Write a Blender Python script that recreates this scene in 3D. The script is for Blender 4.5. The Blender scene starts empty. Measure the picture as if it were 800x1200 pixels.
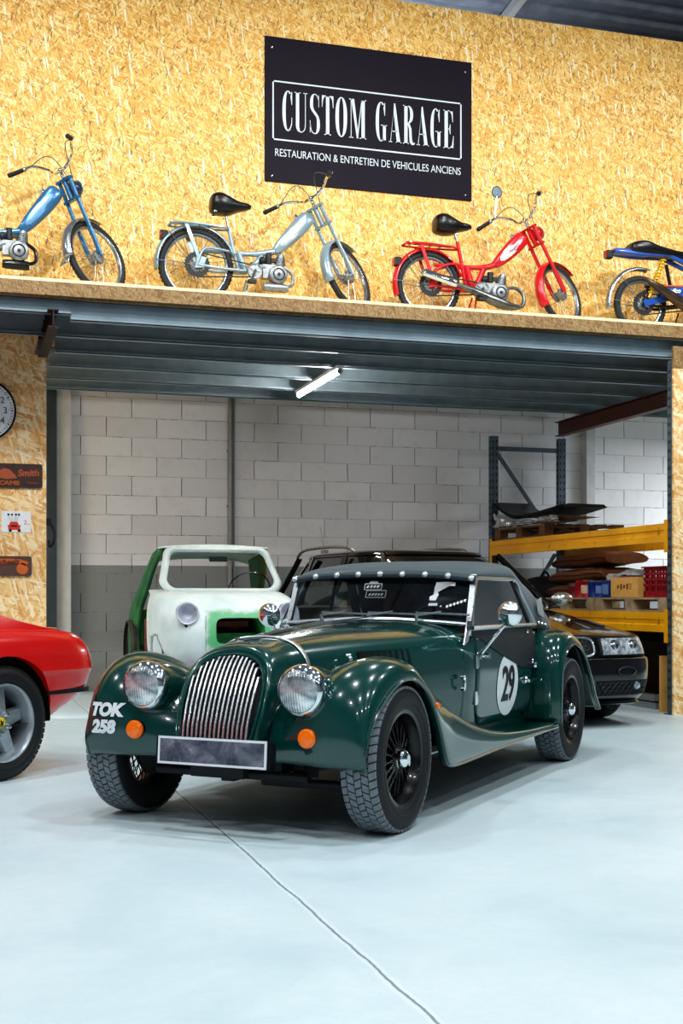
import bpy, bmesh, math, random
from mathutils import Vector, Matrix
PI = math.pi
rnd = random.Random(7)
COL = bpy.context.scene.collection

# ------------------------------------------------------------------ helpers
def V(*a): return Vector(a)

def crom(pts, n):
    """Catmull-Rom resample of tuples, n samples per span."""
    pts = [tuple(p) for p in pts]
    P = [tuple(2*a-b for a, b in zip(pts[0], pts[1]))] + pts + [tuple(2*a-b for a, b in zip(pts[-1], pts[-2]))]
    out = []
    for i in range(1, len(P)-2):
        p0, p1, p2, p3 = P[i-1], P[i], P[i+1], P[i+2]
        for k in range(n):
            t = k/n; t2 = t*t; t3 = t2*t
            out.append(tuple(.5*((2*b)+(-a+c)*t+(2*a-5*b+4*c-d)*t2+(-a+3*b-3*c+d)*t3) for a, b, c, d in zip(p0, p1, p2, p3)))
    out.append(pts[-1])
    return out

def lerp(a, b, t): return tuple(x+(y-x)*t for x, y in zip(a, b))

def interp(tab, x):
    """piecewise linear lookup in [(x, value)] sorted by x"""
    if x <= tab[0][0]: return tab[0][1]
    for (a, va), (b, vb) in zip(tab, tab[1:]):
        if x <= b:
            t = (x-a)/(b-a)
            return va+(vb-va)*t if not isinstance(va, tuple) else lerp(va, vb, t)
    return tab[-1][1]

class MB:
    def __init__(s): s.v = []; s.f = []
    def add(s, vs, fs):
        o = len(s.v); s.v += [tuple(p) for p in vs]; s.f += [tuple(i+o for i in f) for f in fs]; return s
    def box(s, c, d, rot=None):
        hx, hy, hz = d[0]/2, d[1]/2, d[2]/2
        vs = [Vector((x*hx, y*hy, z*hz)) for x in (-1, 1) for y in (-1, 1) for z in (-1, 1)]
        if rot is not None: vs = [rot @ v for v in vs]
        vs = [v+Vector(c) for v in vs]
        return s.add(vs, [(0,1,3,2),(4,6,7,5),(0,4,5,1),(2,3,7,6),(0,2,6,4),(1,5,7,3)])
    def box2(s, a, b):
        return s.box([(a[i]+b[i])/2 for i in range(3)], [abs(a[i]-b[i]) for i in range(3)])
    def bar(s, p0, p1, w, h, up=(0,0,1)):
        p0, p1 = Vector(p0), Vector(p1); d = (p1-p0); L = d.length; d.normalize()
        u = Vector(up); sx = d.cross(u)
        if sx.length < 1e-4: u = Vector((1,0,0)); sx = d.cross(u)
        sx.normalize(); u = sx.cross(d)
        vs = [p+sx*a*w/2+u*b*h/2 for p in (p0, p1) for a, b in ((-1,-1),(1,-1),(1,1),(-1,1))]
        return s.add(vs, [(0,1,2,3),(7,6,5,4),(0,4,5,1),(1,5,6,2),(2,6,7,3),(3,7,4,0)])
    def tube(s, path, r, n=8, closed=False, cap=True):
        P = [Vector(p) for p in path]; m = len(P)
        R = r if isinstance(r, (list, tuple)) else [r]*m
        T = []
        for i in range(m):
            if closed: t = P[(i+1) % m]-P[i-1]
            else: t = P[min(i+1, m-1)]-P[max(i-1, 0)]
            T.append(t.normalized())
        a = Vector((0,0,1)) if abs(T[0].z) < .9 else Vector((1,0,0))
        N = (a-T[0]*a.dot(T[0])).normalized()
        vs = []
        for i in range(m):
            N = N-T[i]*N.dot(T[i])
            if N.length < 1e-6: N = T[i].orthogonal()
            N.normalize(); B = T[i].cross(N)
            for k in range(n):
                q = 2*PI*k/n
                vs.append(P[i]+(N*math.cos(q)+B*math.sin(q))*R[i])
        fs = []
        for i in range(m if closed else m-1):
            j = (i+1) % m
            for k in range(n):
                l = (k+1) % n
                fs.append((i*n+k, i*n+l, j*n+l, j*n+k))
        if cap and not closed:
            fs.append(tuple(range(n))); fs.append(tuple((m-1)*n+k for k in reversed(range(n))))
        return s.add(vs, fs)
    def lathe(s, prof, o=(0,0,0), ax=(0,1,0), n=32, closed=False, a0=0, a1=2*PI):
        """prof: (radius, offset along axis)"""
        ax = Vector(ax).normalized(); u = ax.orthogonal().normalized(); w = ax.cross(u); o = Vector(o)
        full = abs(a1-a0-2*PI) < 1e-6
        m = n if full else n+1
        vs = []
        for k in range(m):
            q = a0+(a1-a0)*k/n
            d = u*math.cos(q)+w*math.sin(q)
            for r, h in prof: vs.append(o+ax*h+d*r)
        p = len(prof); fs = []
        for k in range(n):
            l = (k+1) % m
            for i in range(p if closed else p-1):
                j = (i+1) % p
                fs.append((k*p+i, k*p+j, l*p+j, l*p+i))
        return s.add(vs, fs)
    def disc(s, o, ax, r, h=0.002, n=32):
        return s.lathe([(0, 0), (r, 0), (r, h), (0, h)], o, ax, n)
    def cyl(s, p0, p1, r0, r1=None, n=16):
        r1 = r0 if r1 is None else r1
        d = Vector(p1)-Vector(p0)
        return s.lathe([(1e-5, 0), (r0, 0), (r1, d.length), (1e-5, d.length)], p0, d, n)
    def sphere(s, c, r, n=12, sc=(1,1,1), rot=None):
        vs = []; fs = []; m = n*2
        for i in range(n+1):
            t = PI*i/n
            for k in range(m):
                q = 2*PI*k/m
                p = Vector((math.sin(t)*math.cos(q)*sc[0]*r, math.sin(t)*math.sin(q)*sc[1]*r, math.cos(t)*sc[2]*r))
                if rot is not None: p = rot @ p
                vs.append(p+Vector(c))
        for i in range(n):
            for k in range(m):
                l = (k+1) % m
                fs.append((i*m+k, (i+1)*m+k, (i+1)*m+l, i*m+l))
        return s.add(vs, fs)
    def loft(s, rows, closed=False, cap0=False, cap1=False):
        n = len(rows[0]); vs = [p for r in rows for p in r]; fs = []
        for i in range(len(rows)-1):
            for k in range(n if closed else n-1):
                l = (k+1) % n
                fs.append((i*n+k, i*n+l, (i+1)*n+l, (i+1)*n+k))
        if cap0: fs.append(tuple(range(n)))
        if cap1: fs.append(tuple((len(rows)-1)*n+k for k in reversed(range(n))))
        return s.add(vs, fs)
    def poly(s, pts2, o, ux, uy, th):
        """extruded flat polygon: pts2 in the frame o, ux, uy; th along ux x uy"""
        o, ux, uy = Vector(o), Vector(ux), Vector(uy); nz = ux.cross(uy).normalized()
        n = len(pts2)
        a = [o+ux*x+uy*y for x, y in pts2]; b = [p+nz*th for p in a]
        fs = [tuple(reversed(range(n))), tuple(range(n, 2*n))]
        fs += [(i, (i+1) % n, n+(i+1) % n, n+i) for i in range(n)]
        return s.add(a+b, fs)
    def xf(s, m, start=0):
        for i in range(start, len(s.v)): s.v[i] = tuple(m @ Vector(s.v[i]))
        return s
    def mirror(s):
        """add the copy mirrored in y"""
        o = len(s.v); s.v += [(x, -y, z) for x, y, z in s.v]
        s.f += [tuple(i+o for i in reversed(f)) for f in s.f]; return s
    def pieces(s):
        """the far-apart pieces of this shape, each as a builder of its own"""
        n = len(s.v); par = list(range(n))
        def find(a):
            while par[a] != a: par[a] = par[par[a]]; a = par[a]
            return a
        for f in s.f:
            r = find(f[0])
            for i in f[1:]:
                q = find(i)
                if q != r: par[q] = r
        isl = {}
        for i in range(n): isl.setdefault(find(i), []).append(i)
        if not 1 < len(isl) <= 160: return [s]
        box = []
        for k, ids in isl.items():
            lo = [min(s.v[i][c] for i in ids) for c in range(3)]; hi = [max(s.v[i][c] for i in ids) for c in range(3)]
            box.append((k, lo, hi, max(h-l for l, h in zip(lo, hi))))
        grp = {b[0]: b[0] for b in box}
        def gf(a):
            while grp[a] != a: a = grp[a]
            return a
        for i, a in enumerate(box):
            for b in box[i+1:]:
                g = math.sqrt(sum(max(0, a[1][c]-b[2][c], b[1][c]-a[2][c])**2 for c in range(3)))
                if g <= max(.019, .45*max(a[3], b[3])):
                    x, y = gf(a[0]), gf(b[0])
                    if x != y: grp[y] = x
        out = {}
        for k, ids in isl.items(): out.setdefault(gf(k), []).extend(ids)
        if len(out) == 1: return [s]
        res = []; owner = {}
        for k, ids in out.items():
            mb = MB(); mp = {}
            for i in sorted(ids): mp[i] = len(mb.v); mb.v.append(s.v[i]); owner[i] = (mb, mp)
            res.append(mb)
        for f in s.f:
            mb, mp = owner[f[0]]; mb.f.append(tuple(mp[i] for i in f))
        return res
    def build(s, name, m, parent=None, ang=35, smooth=True, bevel=0, sub=0, solid=0, weld=1e-5, split=True):
        if split and parent is not None and not any(k in name for k in ('letter', 'number', 'script', 'print', 'numeral', 'spokes', 'tread', 'slots', 'honeycomb', 'sticker')):
            ps = s.pieces()
            if len(ps) > 1:
                return [p.build(name, m, parent, ang, smooth, bevel, sub, solid, weld, False) for p in ps][0]
        me = bpy.data.meshes.new(name); me.from_pydata(s.v, [], s.f)
        bm = bmesh.new(); bm.from_mesh(me)
        if weld: bmesh.ops.remove_doubles(bm, verts=bm.verts, dist=weld)
        bmesh.ops.dissolve_degenerate(bm, edges=bm.edges, dist=1e-6)
        bmesh.ops.recalc_face_normals(bm, faces=bm.faces)
        bm.to_mesh(me); bm.free()
        if smooth:
            me.shade_smooth(); me.set_sharp_from_angle(angle=math.radians(ang))
        me.materials.append(m)
        o = bpy.data.objects.new(name, me); COL.objects.link(o)
        if parent: o.parent = parent
        if bevel:
            b = o.modifiers.new('bevel', 'BEVEL'); b.width = bevel; b.segments = 2; b.limit_method = 'ANGLE'; b.angle_limit = math.radians(40)
        if solid:
            b = o.modifiers.new('solid', 'SOLIDIFY'); b.thickness = solid; b.offset = -1
        if sub:
            b = o.modifiers.new('sub', 'SUBSURF'); b.levels = sub; b.render_levels = sub
        return o

def thing(name, label, cat, loc=(0,0,0), rz=0, group=None):
    o = bpy.data.objects.new(name, None); COL.objects.link(o)
    o.location = loc; o.rotation_euler = (0, 0, rz); o.empty_display_size = .1
    return tag(o, label, cat, group)
def tag(o, label, cat, group=None):
    o['label'] = label; o['category'] = cat
    if group: o['group'] = group
    return o
def struct(o, label=None):
    o['kind'] = 'structure'
    if label: o['label'] = label
    return o
def copy_tree(o, parent=None):
    c = o.copy(); COL.objects.link(c); c.parent = parent
    for ch in list(o.children): copy_tree(ch, c)
    return c

def carve(o, cutters):
    """cut solids (MB builders) out of a mesh object and keep the result as plain mesh"""
    for mb in cutters:
        c = mb.build('cutter', o.data.materials[0], None, smooth=False)
        c.matrix_world = o.matrix_basis
        md = o.modifiers.new('cut', 'BOOLEAN'); md.operation = 'DIFFERENCE'; md.object = c; md.solver = 'EXACT'
        par = o.parent; o.parent = None
        bpy.context.view_layer.update()
        dg = bpy.context.evaluated_depsgraph_get()
        me = bpy.data.meshes.new_from_object(o.evaluated_get(dg))
        o.modifiers.remove(md); old = o.data; o.data = me; me.name = old.name
        o.parent = par
        bpy.data.objects.remove(c)
        if len(me.polygons) == 0: print('CARVE EMPTY', o.name)
        me.shade_smooth(); me.set_sharp_from_angle(angle=math.radians(35))
    return o

def text_mesh(txt, size, mb, o, ux, uy, th=.002, bold=0, shear=0, sx=1.0, align='CENTER', spacing=1.0):
    """lettering laid out in the frame o, ux, uy and added to mb as thin raised solids"""
    cu = bpy.data.curves.new('t', 'FONT'); cu.body = txt; cu.size = size; cu.offset = bold; cu.shear = shear
    cu.align_x = align; cu.align_y = 'CENTER'; cu.extrude = th/2; cu.resolution_u = 6; cu.space_character = spacing
    ob = bpy.data.objects.new('t', cu); COL.objects.link(ob)
    bpy.context.view_layer.update()
    dg = bpy.context.evaluated_depsgraph_get()
    me = bpy.data.meshes.new_from_object(ob.evaluated_get(dg))
    o, ux, uy = Vector(o), Vector(ux).normalized(), Vector(uy).normalized(); nz = ux.cross(uy)
    mb.add([o+ux*v.co.x*sx+uy*v.co.y+nz*(v.co.z+th/2) for v in me.vertices], [tuple(p.vertices) for p in me.polygons])
    bpy.data.objects.remove(ob); bpy.data.curves.remove(cu); bpy.data.meshes.remove(me)
    return mb

# ------------------------------------------------------------------ materials
def srgb(r, g, b):
    f = lambda c: (c/255/12.92) if c/255 <= .04045 else ((c/255+.055)/1.055)**2.4
    return (f(r), f(g), f(b), 1)

class NT:
    def __init__(s, name):
        s.m = bpy.data.materials.new(name); s.m.use_nodes = True
        s.t = s.m.node_tree; s.n = s.t.nodes; s.b = s.n['Principled BSDF']; s.out = s.n['Material Output']
    def new(s, typ, **kw):
        d = s.n.new(typ)
        for k, v in kw.items():
            if k in d.inputs and not hasattr(d, k): d.inputs[k].default_value = v
            else: setattr(d, k, v)
        return d
    def ln(s, a, b): s.t.links.new(a, b); return b
    def coord(s): return s.n.new('ShaderNodeTexCoord').outputs['Object']
    def math(s, op, a, b=None, clamp=False):
        d = s.n.new('ShaderNodeMath'); d.operation = op; d.use_clamp = clamp
        for i, x in enumerate((a, b)):
            if x is None: continue
            if isinstance(x, (int, float)): d.inputs[i].default_value = x
            else: s.ln(x, d.inputs[i])
        return d.outputs[0]
    def noise(s, vec, scale, detail=4, rough=.55, dist=0):
        d = s.n.new('ShaderNodeTexNoise'); d.inputs['Scale'].default_value = scale; d.inputs['Detail'].default_value = detail
        d.inputs['Roughness'].default_value = rough; d.inputs['Distortion'].default_value = dist
        if vec is not None: s.ln(vec, d.inputs['Vector'])
        return d.outputs['Fac']
    def mix(s, fac, a, b, blend='MIX'):
        d = s.n.new('ShaderNodeMix'); d.data_type = 'RGBA'; d.blend_type = blend
        for idx, x in ((0, fac), (6, a), (7, b)):
            if isinstance(x, (int, float, tuple)): d.inputs[idx].default_value = x
            else: s.ln(x, d.inputs[idx])
        return d.outputs[2]
    def ramp(s, fac, stops, mode='LINEAR'):
        d = s.n.new('ShaderNodeValToRGB'); d.color_ramp.interpolation = mode; e = d.color_ramp.elements
        while len(e) < len(stops): e.new(.5)
        for el, (p, c) in zip(e, stops): el.position = p; el.color = c if isinstance(c, tuple) else (c, c, c, 1)
        s.ln(fac, d.inputs[0]); return d.outputs[0]
    def bump(s, h, strength=.3, dist=.01):
        d = s.n.new('ShaderNodeBump'); d.inputs['Strength'].default_value = strength; d.inputs['Distance'].default_value = dist
        s.ln(h, d.inputs['Height']); s.ln(d.outputs[0], s.b.inputs['Normal'])
    def mapping(s, vec, rot=(0,0,0), scale=(1,1,1), loc=(0,0,0), typ='POINT'):
        d = s.n.new('ShaderNodeMapping'); d.vector_type = typ; d.inputs['Rotation'].default_value = rot; d.inputs['Scale'].default_value = scale; d.inputs['Location'].default_value = loc
        s.ln(vec, d.inputs['Vector']); return d.outputs[0]

def mk(name, col, rough=.5, metal=0, coat=0, nscale=30, namt=.08, bump=0, spec=.5, emit=None, estr=0, sheen=0):
    t = NT(name); b = t.b
    c = t.coord(); f = t.noise(c, nscale)
    dark = tuple(x*(1-namt*1.6) for x in col[:3])+(1,); lite = tuple(min(1, x*(1+namt)) for x in col[:3])+(1,)
    t.ln(t.ramp(f, [(.3, dark), (.7, lite)]), b.inputs['Base Color'])
    r = t.math('ADD', t.math('MULTIPLY', t.math('SUBTRACT', f, .5), min(.25, rough*.5)), rough, True)
    t.ln(r, b.inputs['Roughness'])
    b.inputs['Metallic'].default_value = metal; b.inputs['Coat Weight'].default_value = coat; b.inputs['Coat Roughness'].default_value = .03
    b.inputs['Specular IOR Level'].default_value = spec
    if sheen: b.inputs['Sheen Weight'].default_value = sheen
    if emit: b.inputs['Emission Color'].default_value = emit; b.inputs['Emission Strength'].default_value = estr
    if bump: t.bump(f, bump, .004)
    return t.m

def glass_mat(name, tint, refl=.12, rough=.02):
    t = NT(name); t.n.remove(t.b)
    tr = t.new('ShaderNodeBsdfTransparent'); gl = t.new('ShaderNodeBsdfGlossy'); gl.inputs['Roughness'].default_value = rough
    f = t.noise(t.coord(), 6)
    t.ln(t.ramp(f, [(.3, tuple(x*.93 for x in tint[:3])+(1,)), (.7, tint)]), tr.inputs['Color'])
    lw = t.new('ShaderNodeFresnel'); lw.inputs['IOR'].default_value = 1.5
    mx = t.new('ShaderNodeMixShader')
    t.ln(t.math('ADD', t.math('MULTIPLY', lw.outputs[0], .9), refl-.04, True), mx.inputs[0])
    t.ln(tr.outputs[0], mx.inputs[1]); t.ln(gl.outputs[0], mx.inputs[2]); t.ln(mx.outputs[0], t.out.inputs['Surface'])
    return t.m

def osb(name, cols, base, size=1.0, seed=0.0, rough=.55, val=1.0, plane='xz', specks=False):
    """strand board: rotated layers of long voronoi flakes"""
    t = NT(name); c = t.coord()
    sp = t.new('ShaderNodeSeparateXYZ'); t.ln(c, sp.inputs[0])
    cb = t.new('ShaderNodeCombineXYZ')
    a, b_ = {'xz': ('X', 'Z'), 'xy': ('X', 'Y'), 'yz': ('Y', 'Z')}[plane]
    t.ln(sp.outputs[a], cb.inputs[0]); t.ln(sp.outputs[b_], cb.inputs[1])
    warp = t.n.new('ShaderNodeTexNoise'); warp.inputs['Scale'].default_value = 9/size; t.ln(cb.outputs[0], warp.inputs['Vector'])
    wv = t.new('ShaderNodeVectorMath', operation='SCALE'); wv.inputs['Scale'].default_value = .03*size; t.ln(warp.outputs['Color'], wv.inputs[0])
    ad = t.new('ShaderNodeVectorMath', operation='ADD'); t.ln(cb.outputs[0], ad.inputs[0]); t.ln(wv.outputs[0], ad.inputs[1])
    vec = ad.outputs[0]
    big = t.noise(vec, 1.3, 3)
    colr = t.ramp(t.noise(vec, 22/size, 5, .65), [(.3, cols[0]), (.7, cols[1])])
    colr = t.mix(.3, colr, base)
    height = None
    for i, (ang, L, W, th) in enumerate([(.2, .16, .026, .35), (1.35, .13, .022, .42), (2.3, .15, .028, .45), (.85, .10, .02, .5), (2.85, .13, .018, .5), (1.85, .09, .016, .55)]):
        mv = t.mapping(vec, (0, 0, ang), (L*size, W*size, 1), (seed+i*3.7, seed*2+i*1.9, 0), 'TEXTURE')
        vo = t.n.new('ShaderNodeTexVoronoi'); vo.feature = 'F1'; vo.inputs['Scale'].default_value = 1; vo.inputs['Randomness'].default_value = 1
        t.ln(mv, vo.inputs['Vector'])
        ve = t.n.new('ShaderNodeTexVoronoi'); ve.feature = 'DISTANCE_TO_EDGE'; ve.inputs['Scale'].default_value = 1; t.ln(mv, ve.inputs['Vector'])
        sc = t.new('ShaderNodeSeparateColor'); t.ln(vo.outputs['Color'], sc.inputs[0])
        m = t.math('MULTIPLY', t.math('GREATER_THAN', sc.outputs[0], th), t.math('MULTIPLY', ve.outputs['Distance'], 9, True))
        grain = t.noise(t.mapping(vec, (0, 0, ang), (.08*size, .007*size, 1), (0, 0, 0), 'TEXTURE'), 1, 2)
        k = t.math('ADD', t.math('MULTIPLY', sc.outputs[1], .8), t.math('MULTIPLY', grain, .25), True)
        fl = t.ramp(k, [(.0, cols[2]), (.12, cols[3]), (.4, cols[0]), (.62, cols[1]), (.85, cols[4]), (1, cols[5])])
        colr = t.mix(t.math('MULTIPLY', m, .88), colr, fl)
        height = m if height is None else t.math('ADD', height, t.math('MULTIPLY', m, sc.outputs[2]))
    if specks:
        for i, (ang, L, W, th, cc) in enumerate([(1.45, .07, .010, .98, srgb(88,78,66)), (.9, .05, .008, .975, srgb(70,52,34)), (1.7, .12, .016, .955, srgb(255,250,228)), (2.2, .03, .010, .98, srgb(60,44,30))]):
            mv = t.mapping(vec, (0, 0, ang), (L, W, 1), (seed+i*5.1+9, i*2.3, 0), 'TEXTURE')
            vo = t.n.new('ShaderNodeTexVoronoi'); vo.inputs['Scale'].default_value = 1; t.ln(mv, vo.inputs['Vector'])
            sc = t.new('ShaderNodeSeparateColor'); t.ln(vo.outputs['Color'], sc.inputs[0])
            m = t.math('MULTIPLY', t.math('GREATER_THAN', sc.outputs[2], th), t.math('LESS_THAN', vo.outputs['Distance'], .45))
            colr = t.mix(t.math('MULTIPLY', m, .8), colr, cc)
    colr = t.mix(t.ramp(big, [(.35, .0), (.65, .25)]), colr, base)
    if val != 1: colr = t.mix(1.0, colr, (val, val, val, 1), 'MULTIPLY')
    t.ln(colr, t.b.inputs['Base Color']); t.b.inputs['Roughness'].default_value = rough
    t.bump(height, .25, .002)
    return t.m

MAT = {}
OSBC = [srgb(226,166,72), srgb(244,204,118), srgb(120,78,38), srgb(190,126,48), srgb(252,230,166), srgb(255,246,216)]
MAT['osb'] = osb('strand_board_upper', OSBC, srgb(232,182,92), .62, 1.3, specks=True)
OSBC2 = [srgb(232,184,116), srgb(246,212,156), srgb(168,96,40), srgb(212,142,70), srgb(253,236,200), srgb(255,246,226)]
MAT['osb_big'] = osb('strand_board_panel', OSBC2, srgb(244,208,146), 1.25, 5.1)
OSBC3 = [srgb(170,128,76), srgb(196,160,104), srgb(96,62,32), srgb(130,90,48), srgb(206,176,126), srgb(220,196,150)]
MAT['osb_edge_and_shade'] = osb('strand_board_edge_and_shade', OSBC3, srgb(176,138,84), .5, 2.2, val=.62)
MAT['pale_wood'] = mk('pale_sawn_wood', srgb(240,222,184), .6, nscale=14, namt=.1)
MAT['green'] = mk('racing_green_paint', srgb(0,66,60), .20, .0, 1.0, 2, .04, spec=.5)
MAT['chrome'] = mk('polished_chrome', (.82,.85,.87,1), .07, 1, 0, 20, .04)
MAT['alu'] = mk('satin_aluminium', (.68,.72,.75,1), .3, 1, 0, 60, .06)
MAT['tyre'] = mk('black_tyre_rubber', srgb(26,27,29), .62, nscale=80, namt=.15, bump=.1)
MAT['tread'] = mk('dusty_tread_rubber', srgb(122,130,136), .8, nscale=60, namt=.15, bump=.2)
MAT['black_metal'] = mk('black_enamel_metal', srgb(14,15,17), .3, .3, .3, 50, .1)
MAT['black'] = mk('matt_black', srgb(10,11,12), .7, nscale=40, namt=.2)
MAT['hood'] = mk('charcoal_mohair_cloth', srgb(62,82,88), .8, nscale=300, namt=.12, bump=.2, sheen=.3)
MAT['flap'] = mk('dark_grey_vinyl', srgb(36,42,46), .55, nscale=200, namt=.08, bump=.1)
MAT['leather'] = mk('oxblood_leather', srgb(74,34,34), .45, nscale=40, namt=.15, bump=.15)
MAT['white_paint'] = mk('white_vinyl', srgb(236,240,242), .45, nscale=20, namt=.03)
MAT['black_ink'] = mk('black_vinyl_lettering', srgb(12,14,16), .4, nscale=20, namt=.05)
MAT['amber'] = mk('amber_lens', srgb(255,118,0), .18, 0, .6, 60, .12, emit=srgb(255,110,0), estr=.12)
MAT['glass'] = glass_mat('window_glass', (.86,.9,.9,1))
MAT['side_glass'] = glass_mat('scratched_side_window', (.80,.84,.85,1), .05, .06)
MAT['dark_glass'] = glass_mat('tinted_glass', (.16,.18,.19,1), .1)
MAT['lens'] = None
def lens_mat():
    t = NT('fluted_lamp_glass'); c = t.coord()
    w = t.n.new('ShaderNodeTexWave'); w.wave_type = 'BANDS'; w.bands_direction = 'Y'; w.inputs['Scale'].default_value = 26; w.inputs['Distortion'].default_value = 1.5; w.inputs['Detail'].default_value = 1
    t.ln(c, w.inputs['Vector'])
    n = t.noise(t.mapping(c, (0, 0, 0), (1, 9, 16)), 1.6, 3)
    t.ln(t.ramp(n, [(.3, srgb(120,132,138)), (.5, srgb(205,212,214)), (.7, srgb(250,252,252))]), t.b.inputs['Base Color'])
    t.b.inputs['Metallic'].default_value = .55; t.b.inputs['Roughness'].default_value = .16; t.b.inputs['Coat Weight'].default_value = 1
    t.bump(w.outputs['Fac'], .5, .006)
    return t.m
MAT['lens'] = lens_mat()
# ------------------------------------------------------------------ the building
YB, YF, YU, YL = 13.6, 9.5, 10.40, 10.64      # back wall, mezzanine front, upper wall, left panel
ZD = 3.33                                      # deck top

def floor_mat():
    t = NT('pale_painted_concrete'); c = t.coord()
    sp = t.new('ShaderNodeSeparateXYZ'); t.ln(c, sp.inputs[0])
    a = t.noise(c, 1.1, 6, .6, .4); b = t.noise(c, 9, 6, .65); d = t.noise(c, 60, 3)
    col = t.ramp(a, [(.25, srgb(188,208,214)), (.5, srgb(206,222,226)), (.75, srgb(218,230,232))])
    col = t.mix(t.ramp(b, [(.42, .0), (.75, .35)]), col, srgb(186,204,210))
    col = t.mix(t.ramp(d, [(.62, .0), (.75, .25)]), col, srgb(150,165,172))
    # saw-cut joints running away from the camera, slightly wandering
    wob = t.math('MULTIPLY', t.math('SUBTRACT', t.noise(c, 3.0, 8, .7), .5), .035)
    for x0 in (1.078, -3.5, 5.6):
        dx = t.math('ABSOLUTE', t.math('ADD', t.math('SUBTRACT', sp.outputs[0], x0), wob))
        line = t.math('LESS_THAN', dx, .0042)
        col = t.mix(t.math('MULTIPLY', line, .75), col, srgb(96,112,120))
        pale = t.math('LESS_THAN', t.math('ABSOLUTE', t.math('SUBTRACT', dx, .012)), .006)
        col = t.mix(t.math('MULTIPLY', pale, .3), col, srgb(236,244,246))
    t.ln(col, t.b.inputs['Base Color'])
    t.ln(t.ramp(b, [(.3, .34), (.7, .52)]), t.b.inputs['Roughness']); t.b.inputs['Specular IOR Level'].default_value = .35
    t.bump(b, .06, .004)
    return t.m

def block_mat():
    t = NT('painted_concrete_block'); c = t.coord()
    sp = t.new('ShaderNodeSeparateXYZ'); t.ln(c, sp.inputs[0])
    cb = t.new('ShaderNodeCombineXYZ')
    wob = t.math('MULTIPLY', t.math('SUBTRACT', t.noise(c, 5, 5), .5), .016)
    t.ln(t.math('ADD', sp.outputs[0], wob), cb.inputs[0]); t.ln(t.math('ADD', sp.outputs[2], wob), cb.inputs[1])
    def brick(wdt, hgt, mort):
        br = t.n.new('ShaderNodeTexBrick'); br.offset = .5; br.inputs['Scale'].default_value = 1
        br.inputs['Brick Width'].default_value = wdt; br.inputs['Row Height'].default_value = hgt; br.inputs['Mortar Size'].default_value = mort
        br.inputs['Mortar Smooth'].default_value = .1; br.inputs['Bias'].default_value = 0
        br.inputs['Color1'].default_value = (0,0,0,1); br.inputs['Color2'].default_value = (1,1,1,1); br.inputs['Mortar'].default_value = (0,0,0,1)
        t.ln(mp, br.inputs['Vector']); return br
    mp = t.mapping(cb.outputs[0], loc=(.098, -.005, 0))
    br = brick(.5375, .2084, .0045)
    fine = t.noise(c, 120, 4, .7); mid = t.noise(c, 9, 4); big = t.noise(c, .8, 3)
    tone = t.ramp(br.outputs['Color'], [(0, srgb(222,223,227)), (1, srgb(236,237,240))])
    tone = t.mix(t.ramp(fine, [(.45, .0), (.75, .45)]), tone, srgb(196,196,200))
    tone = t.mix(t.ramp(mid, [(.5, .0), (.8, .35)]), tone, srgb(204,204,208))
    grey = t.ramp(fine, [(.3, srgb(124,128,130)), (.7, srgb(164,168,168))])
    band = t.math('LESS_THAN', sp.outputs[2], 1.342)
    tone = t.mix(band, tone, grey)
    # joints: upright ones open and dark, bed joints mostly filled with paint
    vj = br.outputs['Fac']
    br2 = brick(60.0, .2084, .0045)
    bed = br2.outputs['Fac']
    up = t.math('SUBTRACT', vj, bed, True)
    br3 = brick(60.0, .2084, .0025)
    gaps = t.math('GREATER_THAN', t.noise(c, 3.2, 5, .7), .56)
    tone = t.mix(t.math('MULTIPLY', bed, .30), tone, srgb(150,148,148))
    tone = t.mix(t.math('MULTIPLY', t.math('MULTIPLY', br3.outputs['Fac'], gaps), .75), tone, srgb(70,68,68))
    tone = t.mix(t.math('MULTIPLY', up, t.ramp(t.noise(c, 2.1, 3), [(.3, .35), (.6, .95)])), tone, srgb(64,62,62))
    t.ln(tone, t.b.inputs['Base Color']); t.b.inputs['Roughness'].default_value = .85
    t.bump(t.math('SUBTRACT', t.math('MULTIPLY', fine, .5), vj), .5, .006)
    return t.m

MAT['floor'] = floor_mat(); MAT['block'] = block_mat()
MAT['steel'] = mk('grey_blue_primer_steel', srgb(134,152,162), .38, .15, 0, 6, .10)
MAT['steel_dark'] = mk('dark_grey_steel', srgb(70,80,86), .45, .3, 0, 6, .12)
MAT['beam_red'] = mk('red_oxide_steel', srgb(78,40,28), .55, .1, 0, 10, .18)
MAT['beam_brown'] = mk('brown_oxide_steel', srgb(44,26,26), .5, .1, 0, 10, .15)
MAT['roofing'] = mk('corrugated_roof_steel', srgb(150,160,176), .5, .1, 0, 5, .15)
MAT['column'] = mk('white_painted_column', srgb(205,207,208), .6, nscale=8, namt=.06)
MAT['shed'] = mk('grey_cladding', srgb(150,156,162), .6, nscale=3, namt=.1)

m = MB(); m.add([(-9,-8,0),(15,-8,0),(15,YB,0),(-9,YB,0)], [(0,1,2,3)]); struct(m.build('floor', MAT['floor'], smooth=False))
m = MB(); m.box2((-9,YB,0),(15,YB+.2,8)); struct(m.build('wall_back', MAT['block'], smooth=False))
m = MB(); m.box2((-9.2,-8,0),(-9,YB,8)); struct(m.build('wall_left', MAT['shed'], smooth=False))
m = MB(); m.box2((15,-8,0),(15.2,YB,8)); struct(m.build('wall_right', MAT['shed'], smooth=False))
m = MB(); m.box2((-9,-8.2,0),(15,-8,8)); struct(m.build('wall_front', MAT['shed'], smooth=False))

# upper strand-board wall standing on the mezzanine
m = MB(); m.box2((-9,YU,ZD-.1),(15,YU+.03,6.205)); struct(m.build('wall_upper', MAT['osb'], smooth=False))
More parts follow.
